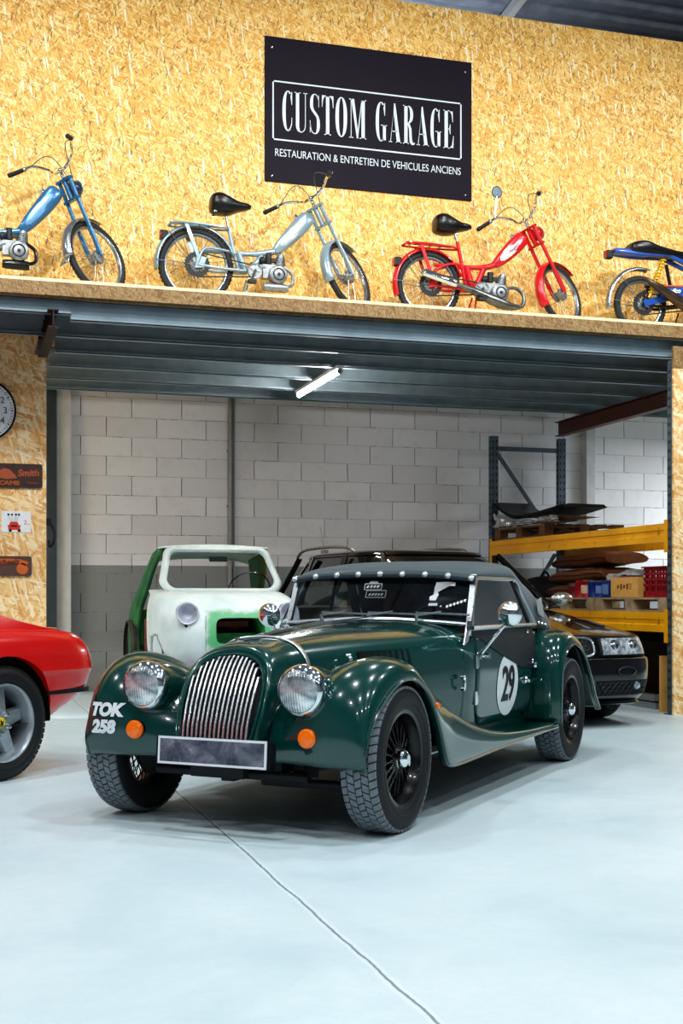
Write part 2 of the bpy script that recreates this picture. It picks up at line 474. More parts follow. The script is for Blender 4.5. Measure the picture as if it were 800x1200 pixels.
# roof: corrugated sheets over purlins
m = MB(); rows = []
for k in range(0, 22*36+1):
    y = -8+k*.6/22
    z = 7.62-(y+8)*(.72/21.6)+[0, .004, .03, .04, .04, .04, .03, .004, 0, 0, 0][k % 11]
    rows.append([(-9, y, z), (15, y, z)])
m.loft(rows); struct(m.build('ceiling', MAT['roofing'], smooth=False))
for y in (9.0, 5.5, 2, -1.5, -5):
    m = MB(); z = 7.33-(y+8)*.03
    m.box2((-9,y-.03,z-.16),(15,y+.03,z)); struct(m.build('ceiling_purlin', MAT['steel_dark'], smooth=False))
for x in (5.15, 7.55, 9.9, -2.0):
    m = MB(); m.bar((x,9.3,6.93),(x+.25,YB,6.78),.07,.10)
    struct(m.build('ceiling_rail', MAT['column'], smooth=False))

# mezzanine deck, its pale lip and the strand-board edge
m = MB(); m.box2((-9,9.44,ZD-.026),(15,YU,ZD)); struct(m.build('mezzanine_floor', MAT['pale_wood'], smooth=False))
m = MB(); m.box2((-9,9.43,ZD-.125),(15,9.47,ZD-.026)); m.box2((-9,9.47,ZD-.1),(15,YB,ZD-.03)); struct(m.build('mezzanine_edge', MAT['osb_edge_and_shade'], smooth=False))
def zbeam(y, x0, x1, z0, z1, fl=.07, name='mezzanine_joist', mt='steel'):
    m = MB()
    m.box2((x0,y,z0),(x1,y+.006,z1)); m.box2((x0,y-fl,z0),(x1,y,z0+.007)); m.box2((x0,y-fl,z0),(x1,y-fl+.004,z0+.022))
    m.box2((x0,y,z1-.006),(x1,y+fl,z1))
    return struct(m.build(name, MAT[mt], smooth=False))
zbeam(9.56, .80, 15, 3.045, ZD-.125, .06, 'mezzanine_beam')
zbeam(9.54, -9, .80, 3.085, ZD-.125, .05, 'mezzanine_beam')
for i, y in enumerate((10.2, 10.86, 11.52, 12.16, 12.78)):
    zbeam(y, .78 if y > 10.7 else -9, 15, 3.055, ZD-.1, .05, 'mezzanine_joist', 'steel')
def ibeam(p0, p1, h, w, mt, name):
    m = MB(); p0, p1 = Vector(p0), Vector(p1)
    m.bar(p0, p1, w, .01); m.bar(p0-V(0,0,h-.01), p1-V(0,0,h-.01), w, .01); m.bar(p0-V(0,0,h/2), p1-V(0,0,h/2), .008, h-.012)
    for k in range(3):
        q = p0.lerp(p1, .12+.1*k+.22*(k == 2))
        m.box(q-V(0,0,.015)+V(-w/2,0,0), (.02,.02,.03))
    return struct(m.build(name, mt, smooth=False))
ibeam((.668,9.42,3.10), (.668,11.2,3.10), .135, .078, MAT['beam_brown'], 'cross_beam')
ibeam((6.75,9.0,3.05), (6.75,13.45,3.05), .17, .10, MAT['beam_red'], 'cross_beam')

# strand-board partitions under the mezzanine
m = MB(); m.box2((-9,YL,0),(.60,YL+.025,3.165)); m.box2((.60,YL,0),(.697,YL+.025,2.985)); struct(m.build('wall_panel_left', MAT['osb_big'], smooth=False))
m = MB(); m.box2((5.80,9.42,0),(7.05,9.445,2.94)); struct(m.build('wall_panel_right', MAT['osb_big'], smooth=False))
m = MB(); m.box2((5.80,9.422,2.94),(7.05,9.445,3.13)); struct(m.build('wall_panel_right_shade', MAT['osb_edge_and_shade'], smooth=False))  # darker board paints in the overhang's shade at the panel top
# columns, a painted-in dark gap and conduit on the block wall
for i, (x0, x1, mt) in enumerate(((.985,1.135,'column'),(7.12,7.235,'column'))):
    m = MB(); m.box2((x0,13.46,0),(x1,YB,3.22)); struct(m.build('wall_column_or_gap', MAT[mt], smooth=False, bevel=.004))
m = MB(); m.box2((.885,13.40,0),(.985,YB,3.2)); struct(m.build('wall_column_or_gap', MAT['steel_dark'], smooth=False))  # dark box painted in for the shaded gap beside the white column
m = MB(); m.tube([(2.85,13.57,1.0),(2.85,13.57,3.2)], .024, 10); m.tube([(2.895,13.58,1.0),(2.895,13.58,3.2)], .012, 8)
for z in (1.4,2.0,2.6): m.box((2.85,13.57,z),(.07,.03,.02))
tag(m.build('wall_conduit', mk('grey_conduit', srgb(150,150,148), .5)), 'grey conduit pipe running up the white block wall', 'pipe')
# hook by the left panel
m = MB(); m.tube(crom([(.745,10.68,1.60),(.765,10.66,1.52),(.75,10.64,1.44),(.725,10.65,1.42),(.72,10.66,1.47)],6), .012, 8)
m.box((.715,10.665,1.62),(.05,.03,.06))
tag(m.build('wall_hook', MAT['black']), 'small black hook at the edge of the left strand board panel', 'hook')

# tube light under the joists
tl = thing('ceiling_tube_light', 'lit white tube light hanging under the steel joists', 'light', (3.24,11.42,3.03))
m = MB(); m.box2((-.03,-.72,-.005),(.03,.72,.025)); m.build('light_base', mk('white_lamp_housing', srgb(225,228,230), .4), tl, smooth=False)
m = MB(); m.tube([(0,-.69,-.025),(0,.69,-.025)], .021, 12)
m.build('light_tube', mk('glowing_tube', (1,1,1,1), .4, emit=(1,.97,.92,1), estr=90), tl)
m = MB()
for s in (-1,1): m.cyl((0,.69*s,-.025),(0,.72*s,-.025),.024)
m.build('end_cap', mk('grey_cap', srgb(120,124,128), .5), tl)
# ------------------------------------------------------------------ wheels shared by the cars
def tyre_parts(wh, R, Rr, W, mt_tread=None, blocks=(5, 54), n=64):
    """tyre (with raised tread blocks as its own part) about the y axis, outer face towards +y"""
    h = W/2
    prof = crom([(Rr, -h*.82), (Rr+.012, -h*.95), ((R+Rr)/2, -h*1.03), (R-.03, -h*.97), (R-.008, -h*.80), (R-.004, -h*.4), (R-.004, 0), (R-.004, h*.4), (R-.008, h*.80), (R-.03, h*.97), ((R+Rr)/2, h*1.03), (Rr+.012, h*.95), (Rr, h*.82)], 3)
    m = MB(); m.lathe(prof, n=n); ty = m.build('tyre', MAT['tyre'], wh)
    m = MB()
    for r_, o in ((Rr+.035, 1.0), (R-.048, 1.0)):
        m.lathe([(r_-.003, h*1.0), (r_, h*1.035), (r_+.003, h*1.0)], n=n)
    m.build('sidewall_ring', MAT['tyre'], ty)
    if blocks:
        nc, na = blocks; m = MB(); cw = W*.92/nc
        for k in range(na):
            for j in range(nc):
                y0 = -W*.46+j*cw; a = 2*PI*(k+(.5 if j % 2 else 0))/na; da = 2*PI/na*.41
                sk = .35*da*(1 if j % 2 else -1)
                edge = .008 if j in (0, nc-1) else 0
                vs = []
                for rr in (R-.012, R+.002):
                    for yy, s_ in ((y0+cw*.06, sk), (y0+cw*.94, -sk)):
                        e_ = edge if (j == 0 and yy < y0+cw*.5) or (j == nc-1 and yy > y0+cw*.5) else 0
                        for q in (-da, da):
                            an = a+q+s_; vs.append(((rr-e_)*math.cos(an), yy, (rr-e_)*math.sin(an)))
                m.add(vs, [(0,1,3,2),(4,6,7,5),(0,4,5,1),(2,3,7,6),(0,2,6,4),(1,5,7,3)])
        m.build('tread', mt_tread or MAT['tread'], ty, smooth=False)
    return ty

def wire_wheel(parent, loc, side):
    """black wire wheel with a chrome knock-off nut; side +1: outer face to +y"""
    wh = bpy.data.objects.new('wheel', None); COL.objects.link(wh); wh.parent = parent; wh.location = loc
    if side < 0: wh.rotation_euler = (0, 0, PI)
    R, Rr, W = .314, .205, .175
    tyre_parts(wh, R, Rr, W)
    m = MB()
    m.lathe([(Rr+.004,-.070),(Rr+.004,-.078),(Rr-.012,-.074),(Rr-.018,-.05),(Rr-.035,-.02),(Rr-.035,.02),(Rr-.018,.05),(Rr-.012,.074),(Rr+.004,.078),(Rr+.004,.070)], n=56)
    m.build('rim', MAT['black_metal'], wh)
    m = MB()
    for k in range(36):
        a = 2*PI*k/36
        for r0, y0, r1, y1, da in ((.052,.05,Rr-.03,.03,.22), (.058,-.03,Rr-.034,-.01,-.20)):
            s_ = da if k % 2 else -da
            m.tube([(r0*math.cos(a+s_), y0, r0*math.sin(a+s_)), (r1*math.cos(a), y1, r1*math.sin(a))], .0026, 5)
    m.build('spokes', MAT['black_metal'], wh)
    m = MB(); m.lathe([(0,-.09),(.06,-.09),(.062,-.03),(.05,.0),(.052,.05),(.04,.062),(0,.062)], n=24)
    m.lathe([(.05,-.085),(.14,-.085),(.14,-.075),(.05,-.075)], n=32)
    m.build('hub', MAT['black_metal'], wh)
    m = MB(); m.lathe([(0,.098),(.018,.097),(.026,.090),(.034,.086),(.039,.078),(.040,.062),(.044,.058),(.044,.050)], n=24)
    for k in range(2):
        q = .5+k*PI; m.box((.045*math.cos(q), .074, .045*math.sin(q)), (.028,.016,.02), Matrix.Rotation(-q, 3, 'Y'))
    m.build('knock_off_nut', MAT['chrome'], wh)
    return wh

# ------------------------------------------------------------------ the green roadster (x forward, y to its left, z up)
car = thing('vintage_roadster', 'dark green vintage roadster with black hood, wire wheels and number 29 on the door', 'car', (2.1839,6.5139,0), math.radians(-132.5))
GX = 1.323
def front_wing(side):
    CR = [(1.662,.305),(1.682,.40),(1.674,.50),(1.640,.60),(1.572,.680),(1.475,.730),(1.36,.747),(1.235,.735),(1.13,.675),(1.02,.615),(.92,.564),(.82,.522),(.717,.476),(.60,.432),(.47,.388),(.32,.352),(.12,.318),(-.10,.296),(-.40,.280),(-.70,.273),(-.95,.270)]
    LP = [(1.652,.298),(1.668,.36),(1.652,.42),(1.60,.505),(1.53,.572),(1.446,.624),(1.354,.650),(1.235,.640),(1.122,.592),(1.04,.520),(.967,.425),(.913,.334),(.860,.250),(.79,.222),(.62,.221),(.42,.225),(.15,.231),(-.10,.234),(-.40,.237),(-.70,.240),(-.95,.241)]
    IZ = [.305,.385,.455,.52,.575,.615,.635,.635,.600,.560,.525,.490,.455,.42,.382,.348,.316,.295,.280,.273,.270]
    IX = [1.605,1.612,1.588,1.535,1.465,1.395,1.31,1.22,1.12,1.015,.915,.82,.717,.60,.47,.32,.12,-.10,-.40,-.70,-.95]
    IV = [.20,.20,.20,.20,.20,.21,.225,.25,.28,.31,.33,.35,.38,.40,.43,.46,.49,.50,.50,.50,.50]
    VC = [.535,.535,.535,.54,.55,.565,.585,.60,.62,.64,.655,.67,.68,.69,.695,.70,.70,.70,.70,.70,.70]
    VL = [.680,.685,.69,.70,.71,.72,.73]+[.735]*14
    n = 4
    T = crom([(*c,*l,iz,ix,iv,vc,vl) for c,l,iz,ix,iv,vc,vl in zip(CR,LP,IZ,IX,IV,VC,VL)], n)
    rows = []
    for cx_, cz_, lx, lz, iz, ix, iv, vc, vl in T:
        row = []
        for k in range(9):            # inner flank to crest
            u = k/9; e = .5-.5*math.cos(PI*min(1, u*1.0)); e = u*.35+e*.65
            row.append((ix+(cx_-ix)*e, iv+(vc-iv)*u, iz+(cz_-iz)*e))
        for k in range(11):           # crest over the shoulder to the lip
            q = PI/2*k/10; sv = math.sin(q)**.85; cv = 1-math.cos(q)**.85 if k < 10 else 1
            row.append((cx_+(lx-cx_)*cv, vc+(vl-vc)*sv, cz_+(lz-cz_)*cv))
        # rolled lip
        row.append((lx-(lx-GX)*.02, vl-.004, lz-.006)); row.append((lx-(lx-GX)*.03, vl-.03, lz-.004))
        rows.append([(x, side*v, z) for x, v, z in row])
    m = MB(); m.loft(rows)
    w_ = m.build('front_wing', MAT['green'], car, ang=50, solid=.004)
    # bead along the lip
    m = MB(); m.tube([rows[i][19] for i in range(len(rows))], .0065, 6)
    m.build('wing_bead', MAT['green'], w_)
    return w_
fw_l = front_wing(1); fw_r = front_wing(-1)

def rear_wing(side):
    CR = [(-.945,.265),(-.945,.40),(-.955,.55),(-.985,.675),(-1.055,.755),(-1.165,.798),(-1.30,.802),(-1.42,.772),(-1.53,.715),(-1.64,.63),(-1.745,.525),(-1.84,.42),(-1.92,.325),(-1.945,.28)]
    LP = [(-.975,.262),(-.975,.40),(-.990,.52),(-1.035,.62),(-1.115,.683),(-1.22,.709),(-1.32,.708),(-1.42,.685),(-1.52,.634),(-1.61,.555),(-1.70,.455),(-1.78,.365),(-1.86,.302),(-1.89,.272)]
    T = crom([(*c,*l) for c,l in zip(CR,LP)], 4)
    rows = []
    for cx_, cz_, lx, lz in T:
        row = []; vc, vl = .645, .748
        for k in range(7):
            u = k/7; row.append((cx_+.02*(1-u)**2*(-1 if cx_ > -1.32 else 1), .46+(vc-.46)*u, cz_-.015*(1-u)**2*(1 if cz_ > .5 else 0)))
        for k in range(11):
            q = PI/2*k/10
            row.append((cx_+(lx-cx_)*(1-math.cos(q)), vc+(vl-vc)*math.sin(q)**.9, cz_+(lz-cz_)*(1-math.cos(q))))
        row.append((lx+(GX*-1-lx)*.03, vl-.004, lz-.006)); row.append((lx+(GX*-1-lx)*.03, vl-.03, lz-.004))
        rows.append([(x, side*v, z) for x, v, z in row])
    m = MB(); m.loft(rows); w_ = m.build('rear_wing', MAT['green'], car, ang=50, solid=.004)
    m = MB(); m.tube([r[17] for r in rows], .0065, 6); m.build('wing_bead', MAT['green'], w_)
    return w_
rear_wing(1); rear_wing(-1)

# bonnet, nose and tub share half sections (y, z[, x])
N0 = [(.170,.385,1.695),(.184,.46,1.675),(.192,.54,1.645),(.190,.61,1.612),(.174,.67,1.578),(.138,.717,1.548),(.076,.745,1.527),(0,.753,1.520)]
N1 = [(.196,.375,1.680),(.210,.46,1.658),(.218,.54,1.630),(.216,.62,1.596),(.198,.695,1.556),(.156,.750,1.522),(.086,.783,1.499),(0,.793,1.492)]
N2 = [(.218,.37,1.40),(.228,.46,1.40),(.233,.54,1.40),(.229,.63,1.40),(.207,.715,1.39),(.160,.772,1.38),(.088,.803,1.37),(0,.812,1.365)]
B0 = [(.243,.37,1.290),(.250,.46,1.290),(.254,.55,1.290),(.250,.64,1.290),(.226,.728,1.288),(.172,.786,1.286),(.095,.814,1.284),(0,.822,1.282)]
B1 = [(.330,.37,.90),(.338,.46,.90),(.343,.56,.90),(.338,.66,.90),(.310,.752,.90),(.235,.815,.90),(.125,.846,.90),(0,.854,.90)]
B2 = [(.425,.37,.50),(.434,.46,.50),(.438,.57,.50),(.434,.68,.50),(.402,.774,.50),(.305,.836,.50),(.160,.866,.50),(0,.873,.50)]
B3 = [(.515,.37,.12),(.527,.46,.12),(.533,.58,.12),(.530,.70,.12),(.498,.795,.12),(.375,.853,.12),(.195,.880,.12),(0,.886,.12)]
B4 = [(.535,.30,-.04),(.550,.44,-.04),(.558,.58,-.04),(.556,.70,-.04),(.532,.800,-.04),(.400,.850,-.04),(.205,.872,-.04),(0,.878,-.04)]
def full(rowh, n=3):
    h = crom(rowh, n)
    return [(x, -y, z) for y, z, x in h]+[(x, y, z) for y, z, x in reversed(h[:-1])]
def loft_secs(secs, n=5):
    fr = [full(s_) for s_ in secs]
    out = []
    cols = [crom([f[k] for f in fr], n) for k in range(len(fr[0]))]
    return [[c[i] for c in cols] for i in range(len(cols[0]))]
m = MB(); m.loft(loft_secs([N0,N1,N2,B0]))
nose = m.build('nose_cowl', MAT['green'], car, ang=60, solid=.004)
m = MB(); m.loft(loft_secs([B0,B1,B2,B3]))
bonnet = m.build('bonnet', MAT['green'], car, ang=60)
m = MB(); m.loft(loft_secs([B3,B4])); m.build('scuttle', MAT['green'], car, ang=60)
m = MB(); bp_ = full(B0, 4)[7:-7]
m.loft([[(x+.014, y*1.005, z+.002),(x+.010, y*1.02, z+.007),(x-.010, y*1.02, z+.008),(x-.014, y*1.005, z+.003)] for x, y, z in bp_]); m.build('bonnet_band', MAT['alu'], car)
def top_z(x): return interp([(0,.886),(.12,.886),(.5,.873),(.9,.854),(1.282,.822)], x)
m = MB(); m.bar((1.285,0,.826),(.9,0,.858),.016,.006); m.bar((.9,0,.858),(.5,0,.877),.016,.006); m.bar((.5,0,.877),(.1,0,.890),.016,.006)
for k in range(58):
    x = 1.27-k*.02; z = top_z(x)+.007; m.cyl((x,0,z),(x-.013,0,top_z(x-.013)+.007),.006,n=8)
m.build('bonnet_hinge', MAT['chrome'], bonnet)
m = MB()                                        # louvres in both bonnet sides
for s_ in (1,-1):
    for k in range(9):
        x = .93-k*.045
        v0 = interp([(.5,.434),(.9,.338)], x); v1 = interp([(.5,.405),(.9,.312)], x)
        p = [(x+.005, s_*(v0+.004), .655),(x-.020, s_*(v0+.016), .655),(x-.020, s_*(v1+.020), .748),(x+.005, s_*(v1+.006), .748)]
        q = [(a, b-s_*.012, c) for a, b, c in p]
        m.add(p+q, [(0,1,2,3),(7,6,5,4),(0,4,5,1),(1,5,6,2),(2,6,7,3),(3,7,4,0)])
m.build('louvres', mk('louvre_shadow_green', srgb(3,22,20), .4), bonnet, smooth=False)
for s_ in (1,-1):                               # bonnet catches
    m = MB()
    for x, v, z in ((1.06,.318,.70),(.16,.540,.56)):
        m.cyl((x, s_*v, z+.03),(x, s_*(v+.02), z+.03),.012); m.cyl((x, s_*v, z-.03),(x, s_*(v+.02), z-.03),.010)
        m.tube([(x,s_*(v+.02),z+.03),(x+.004,s_*(v+.024),z),(x,s_*(v+.02),z-.03)],.006,6); m.sphere((x+.012,s_*(v+.022),z+.02),.011,6)
    m.build('bonnet_catch', MAT['chrome'], bonnet)
# winged badge on the nose
m = MB()
pts = [(-.075,.010),(-.045,.013),(-.016,.010),(-.012,.018),(0,.022),(.012,.018),(.016,.010),(.045,.013),(.075,.010),(.06,0),(.04,-.004),(.016,-.006),(.010,-.016),(0,-.019),(-.010,-.016),(-.016,-.006),(-.04,-.004),(-.06,0)]
m.poly(pts, (1.415,0,.811), (0,1,0), (-.96,0,.28), .006); m.build('winged_badge', MAT['chrome'], nose, smooth=False)

# waterfall grille
m = MB()
def gtop(y): return interp([(0,.743),(.07,.736),(.128,.708),(.156,.674),(.172,.62)], abs(y))
def gx(z): return interp([(.36,1.705),(.46,1.690),(.54,1.662),(.61,1.630),(.67,1.595),(.72,1.557),(.745,1.530)], z)
for k in range(15):
    y = -.161+k*.023
    zt = gtop(y); path = []
    for i in range(13):
        z = .375+(zt-.375)*i/12; path.append((gx(z)+.002, y*(1-.05*(1-i/12)), z))
    path.append((gx(zt)-.03, y*.98, zt+.004))
    m.tube(path, .0056, 7)
m.build('grille_bars', mk('bright_grille_chrome', (.92,.94,.96,1), .27, .92, 0, 20, .03), nose, split=False)
m = MB(); rows = [[(gx(.37+.372*i/12)-.03, y, min(.37+.372*i/12, gtop(y)+.01)) for y in (-.175,-.09,0,.09,.175)] for i in range(13)]
m.loft(rows); m.build('radiator_core', MAT['black'], nose)
m = MB(); o_ = [(x+.003, y*.985, z) for x, y, z in full(N0, 4)]; m.tube(o_, .007, 6); m.build('grille_surround', MAT['green'], nose)

# head lamps in bullet pods, indicators
for s_ in (1,-1):
    hp = bpy.data.objects.new('headlight', None); COL.objects.link(hp); hp.parent = car; hp.location = (1.645, s_*.386, .613)
    m = MB(); m.lathe([(.101,.0),(.105,-.03),(.106,-.08),(.100,-.16),(.080,-.26),(.056,-.36),(.02,-.43),(0,-.44)], ax=(1,0,.06), n=32)
    m.build('lamp_pod', MAT['green'], hp)
    m = MB(); m.lathe([(.091,.030),(.097,.026),(.107,.012),(.111,-.005),(.111,-.028),(.105,-.032)], ax=(1,0,0), n=40)
    m.build('lamp_ring', MAT['chrome'], hp)
    m = MB(); m.lathe([(0,.052),(.03,.050),(.064,.042),(.084,.033),(.093,.024)], ax=(1,0,0), n=40); m.build('lamp_glass', MAT['lens'], hp)
    ind = bpy.data.objects.new('indicator', None); COL.objects.link(ind); ind.parent = car; ind.location = (1.648, s_*.425, .420)
    m = MB(); m.lathe([(0,-.02),(.044,-.02),(.045,.0),(.041,.012)], ax=(1,0,0), n=24); m.build('lamp_base', MAT['black_metal'], ind)
    m = MB(); m.lathe([(.040,.008),(.041,.026),(.034,.037),(.018,.043),(0,.044)], ax=(1,0,0), n=24); m.build('lamp_lens', MAT['amber'], ind)
m = MB(); m.lathe([(0,.016),(.008,.014),(.013,.006),(.014,0)], (.985,.728,.515), (.1,1,.1), 16); m.build('side_repeater', MAT['amber'], fw_l)

# number plate: blank picture plate in a white border
npl = bpy.data.objects.new('number_plate', None); COL.objects.link(npl); npl.parent = car; npl.location = (1.775,.033,.355); npl.rotation_euler = (0,math.radians(-4),0)
m = MB(); m.box((-.008,0,0),(.012,.535,.118)); m.box((-.03,.27,-.005),(.05,.012,.11)); m.box((-.03,-.27,-.005),(.05,.012,.11)); m.build('plate_backing', MAT['black_metal'], npl, smooth=False)
m = MB()
for a, b in (((0,0,.053),(.006,.525,.010)),((0,0,-.053),(.006,.525,.010)),((0,.2575,0),(.006,.010,.096)),((0,-.2575,0),(.006,.010,.096))): m.box(a, b)
m.build('plate_border', MAT['white_paint'], npl, smooth=False)
def plate_mat():
    t = NT('printed_plate_picture'); c = t.coord()
    n = t.noise(c, 9, 6, .65, .6); t.ln(t.ramp(n, [(.3, srgb(40,44,58)), (.5, srgb(96,98,112)), (.62, srgb(132,130,140)), (.75, srgb(196,190,196))]), t.b.inputs['Base Color']); t.b.inputs['Roughness'].default_value = .25
    return t.m
m = MB(); m.box((.0005,0,0),(.004,.507,.096)); m.build('plate_face', plate_mat(), npl, smooth=False)

# tub: door-height sides, tail
TS = [(.12,[(.515,.37),(.527,.46),(.533,.58),(.530,.70),(.510,.78)]),(-.04,[(.535,.26),(.552,.44),(.560,.58),(.557,.70),(.534,.80)]),(-.5,[(.552,.26),(.572,.44),(.580,.58),(.575,.70),(.550,.805)]),(-.95,[(.550,.26),(.572,.44),(.580,.58),(.572,.70),(.545,.81)]),(-1.35,[(.50,.28),(.53,.44),(.54,.58),(.53,.70),(.50,.80)]),(-1.75,[(.36,.36),(.40,.46),(.41,.56),(.40,.65),(.37,.72)]),(-1.98,[(.26,.40),(.29,.46),(.30,.52),(.29,.58),(.26,.62)])]
def side_v(x, z):
    tab = sorted((tx, crom(pr, 3)) for tx, pr in TS)
    def at(pr): return interp(sorted((zz, vv) for vv, zz in pr), z)
    return interp([(tx, at(pr)) for tx, pr in tab], x)
for s_ in (1,-1):
    cols = [crom([(x, s_*pr[k][0], pr[k][1]) for x, pr in TS], 5) for k in range(5)]
    rows = [crom([c[i] for c in cols], 4) for i in range(len(cols[0]))]
    m = MB(); m.loft(rows); m.build('body_side', MAT['green'], car, ang=60, solid=.01)
m = MB()
rows = []
for x, pr in TS[3:]:
    v, z = pr[-1]; rows.append([(x, v*math.sin(q), z+.04*math.cos(q)-.0) for q in [PI/2*(k/6-1)*1 for k in range(13)]])
m.loft(rows); m.add([(-1.98,-.26,.40),(-1.98,.26,.40),(-1.98,.26,.62),(-1.98,-.26,.62)],[(0,1,2,3)]); m.build('tail_deck', MAT['green'], car, ang=60)
m = MB(); m.box2((-1.7,-.52,.24),(1.2,.52,.27)); m.box2((-1.0,-.54,.24),(-.97,.54,.80)); m.box2((.06,-.5,.3),(.10,.5,.78)); m.build('floor_pan', MAT['black'], car, smooth=False)

def side_patch(outline_fn, x0, x1, off, s_=1, nx=14, nz=10):
    """a grid following the body side; outline_fn(x) -> (z0, z1)"""
    rows = []
    for i in range(nx+1):
        x = x0+(x1-x0)*i/nx; a, b = outline_fn(x)
        rows.append([(x, s_*(side_v(x, a+(b-a)*k/nz)+off), a+(b-a)*k/nz) for k in range(nz+1)])
    return rows
for s_ in (1,-1):
    def dz(x):
        u = (x+.93)/.91; r = .10
        lo = .315
        for e in (x+.93, -.02-x):
            if e < r: lo = max(lo, .315+r-math.sqrt(max(0, r*r-(r-e)**2)))
        return (lo, .812)
    d_ = MB(); d_.loft(side_patch(dz, -.93, -.02, .007, s_, 30)); door = d_.build('door', MAT['green'], car, ang=60, solid=.006)
    m = MB()
    for z in (.66,.47):
        v = side_v(-.01, z)+.008; m.cyl((-.015, s_*v, z-.035),(-.015, s_*v, z+.035),.011); m.box((-.03, s_*v, z),(.03,.008,.06))
    m.build('door_hinge', MAT['chrome'], door)
    m = MB(); v = side_v(-.80,.52)+.01; m.cyl((-.80,s_*v,.52),(-.80,s_*(v+.035),.52),.011); m.bar((-.74,s_*(v+.036),.52),(-.87,s_*(v+.036),.525),.012,.016)
    m.lathe([(0,.012),(.022,.010),(.026,0)],(-.80,s_*v,.52),(0,s_,0),20); m.build('door_handle', MAT['chrome'], door)
    # racing number roundel
    cx_, cz_, R_ = -.475, .515, .172
    rows = [[(cx_+R_*k/5*math.cos(q), s_*(side_v(cx_+R_*k/5*math.cos(q), cz_+R_*k/5*math.sin(q))+.0095), cz_+R_*k/5*math.sin(q)) for q in [2*PI*i/48 for i in range(48)]] for k in range(6)]
    m = MB(); m.loft(rows, closed=True); ro = m.build('number_roundel', MAT['white_paint'], door, weld=1e-4)
    m = MB(); text_mesh('29', .265, m, (cx_+.0, s_*.585, cz_-.004), (-s_,0,0), (0,0,1), .002, bold=.006, sx=.80, spacing=.92)
    m.v = [(x, s_*(side_v(x, z)+.0115+(.0015 if i % 2 else 0)), z) for i, (x, y, z) in enumerate(m.v)]
    m.build('race_number', MAT['black_ink'], door, smooth=False)
    # detachable side screen: vinyl flap, bright frame, pane
    ss = bpy.data.objects.new('side_screen', None); COL.objects.link(ss); ss.parent = car
    lo = [(.05,.80),(-.10,.785),(-.22,.735),(-.45,.66),(-.70,.60),(-.90,.585),(-1.06,.585)]
    m = MB(); m.loft(side_patch(lambda x: (interp(sorted(lo), x), .838), -1.06, .05, .012, s_, 24)); m.build('vinyl_flap', MAT['flap'], ss, solid=.004)
    vb, vt = .562, .520
    fr = [(.055,vb,.838),(-1.055,vb,.838),(-.83,vt,1.078),(-.785,vt,1.098),(-.72,vt,1.106),(-.125,vt,1.106)]
    m = MB(); m.tube([(x, s_*v, z) for x, v, z in fr], .0135, 8, closed=True); m.build('screen_frame', MAT['alu'], ss)
    m = MB(); m.add([(x, s_*v, z) for x, v, z in fr], [(0,1,2,3,4,5)]); m.build('screen_pane', MAT['side_glass'], ss, smooth=False)
    m = MB(); m.bar((-.50,s_*(vb-.018),.845),(-.52,s_*(vt-.018),1.10),.03,.02); m.bar((-.93,s_*(vb-.018),.85),(-.72,s_*(vt-.018),1.10),.05,.02); m.build('sliding_rail', MAT['black'], ss, smooth=False)
    m = MB()
    for x, z in ((-.90,.80),(-.90,.625),(-.955,.605)): m.lathe([(0,.012),(.01,.010),(.014,.003)],(x,s_*(side_v(x,z)+.014),z),(0,s_,0),12)
    m.lathe([(0,.02),(.016,.016),(.022,.003)],(-.95,s_*(side_v(-.95,.60)+.014),.60),(0,s_,0),16)
    m.build('flap_stud', MAT['chrome'], ss)

# windscreen
ws = bpy.data.objects.new('windscreen', None); COL.objects.link(ws); ws.parent = car
b0, b1 = (.035,.530,.858), (-.080,.520,1.108)
bot = [(.035+.02*math.cos(q*PI/2), .530*q, .858+.026*math.cos(q*PI/2)) for q in [k/8-1 for k in range(17)]]
top = [(-.080, .520*q, 1.105+.022*math.cos(q*PI/2)) for q in [k/8-1 for k in range(17)]]
m = MB(); m.tube(bot, .012, 8); m.tube(top, .012, 8)
for s_ in (1,-1):
    m.bar((.045,s_*.536,.800),(-.085,s_*.524,1.118),.030,.022)
    m.poly([(0,0),(.05,.005),(.065,-.05),(.10,-.12),(.085,-.125),(.03,-.10),(.0,-.04)], (.03,s_*.540,.875), (1,0,0), (0,0,1), .006*-s_)
m.build('screen_frame', MAT['alu'], ws)
m = MB(); m.loft([bot, top]); m.build('screen_glass', MAT['glass'], ws)
m = MB()
for y, ln in ((-.30,.28),(-.02,.28),(.26,.28)):
    m.cyl((.075,y,.875),(.085,y,.905),.011,.008); m.tube([(.082,y,.903),(.050,y+.13,.925)],.005,6)
    m.tube([(.036,y-.02,.918),(.038,y+ln,.908)],.006,6)
m.build('wipers', MAT['alu'], ws)
# stickers on the glass
m = MB()
def onscreen(y, z): 
    t_ = (z-.86)/.25; return (.052-.125*t_, y, z)
def flat(p2, y0, z0, s=1.0):
    m.poly([(a*s, b*s) for a, b in p2], (onscreen(y0, z0)[0]+.004, y0, z0), (0,1,0), (-.42,0,.9), .001)
def outl(w_, h_, y0, z0, t_=.004):
    for a, b, c, d in ((-w_/2,-h_/2,w_/2,-h_/2+t_),(-w_/2,h_/2-t_,w_/2,h_/2),(-w_/2,-h_/2,-w_/2+t_,h_/2),(w_/2-t_,-h_/2,w_/2,h_/2)):
        flat([(a,b),(c,b),(c,d),(a,d)], y0, z0)
outl(.105,.040,-.045,1.058); outl(.12,.046,-.02,1.018); flat([(-.03,.02),(-.02,.034),(.02,.034),(.03,.02)],-.045,1.058)
for k in range(4): flat([(-.04+k*.02,-.008),(-.028+k*.02,-.008),(-.022+k*.02,.008),(-.034+k*.02,.008)],-.045,1.058)
for k in range(5): flat([(-.045+k*.018,-.006),(-.034+k*.018,-.008),(-.028+k*.018,.008),(-.038+k*.018,.006)],-.02,1.016)
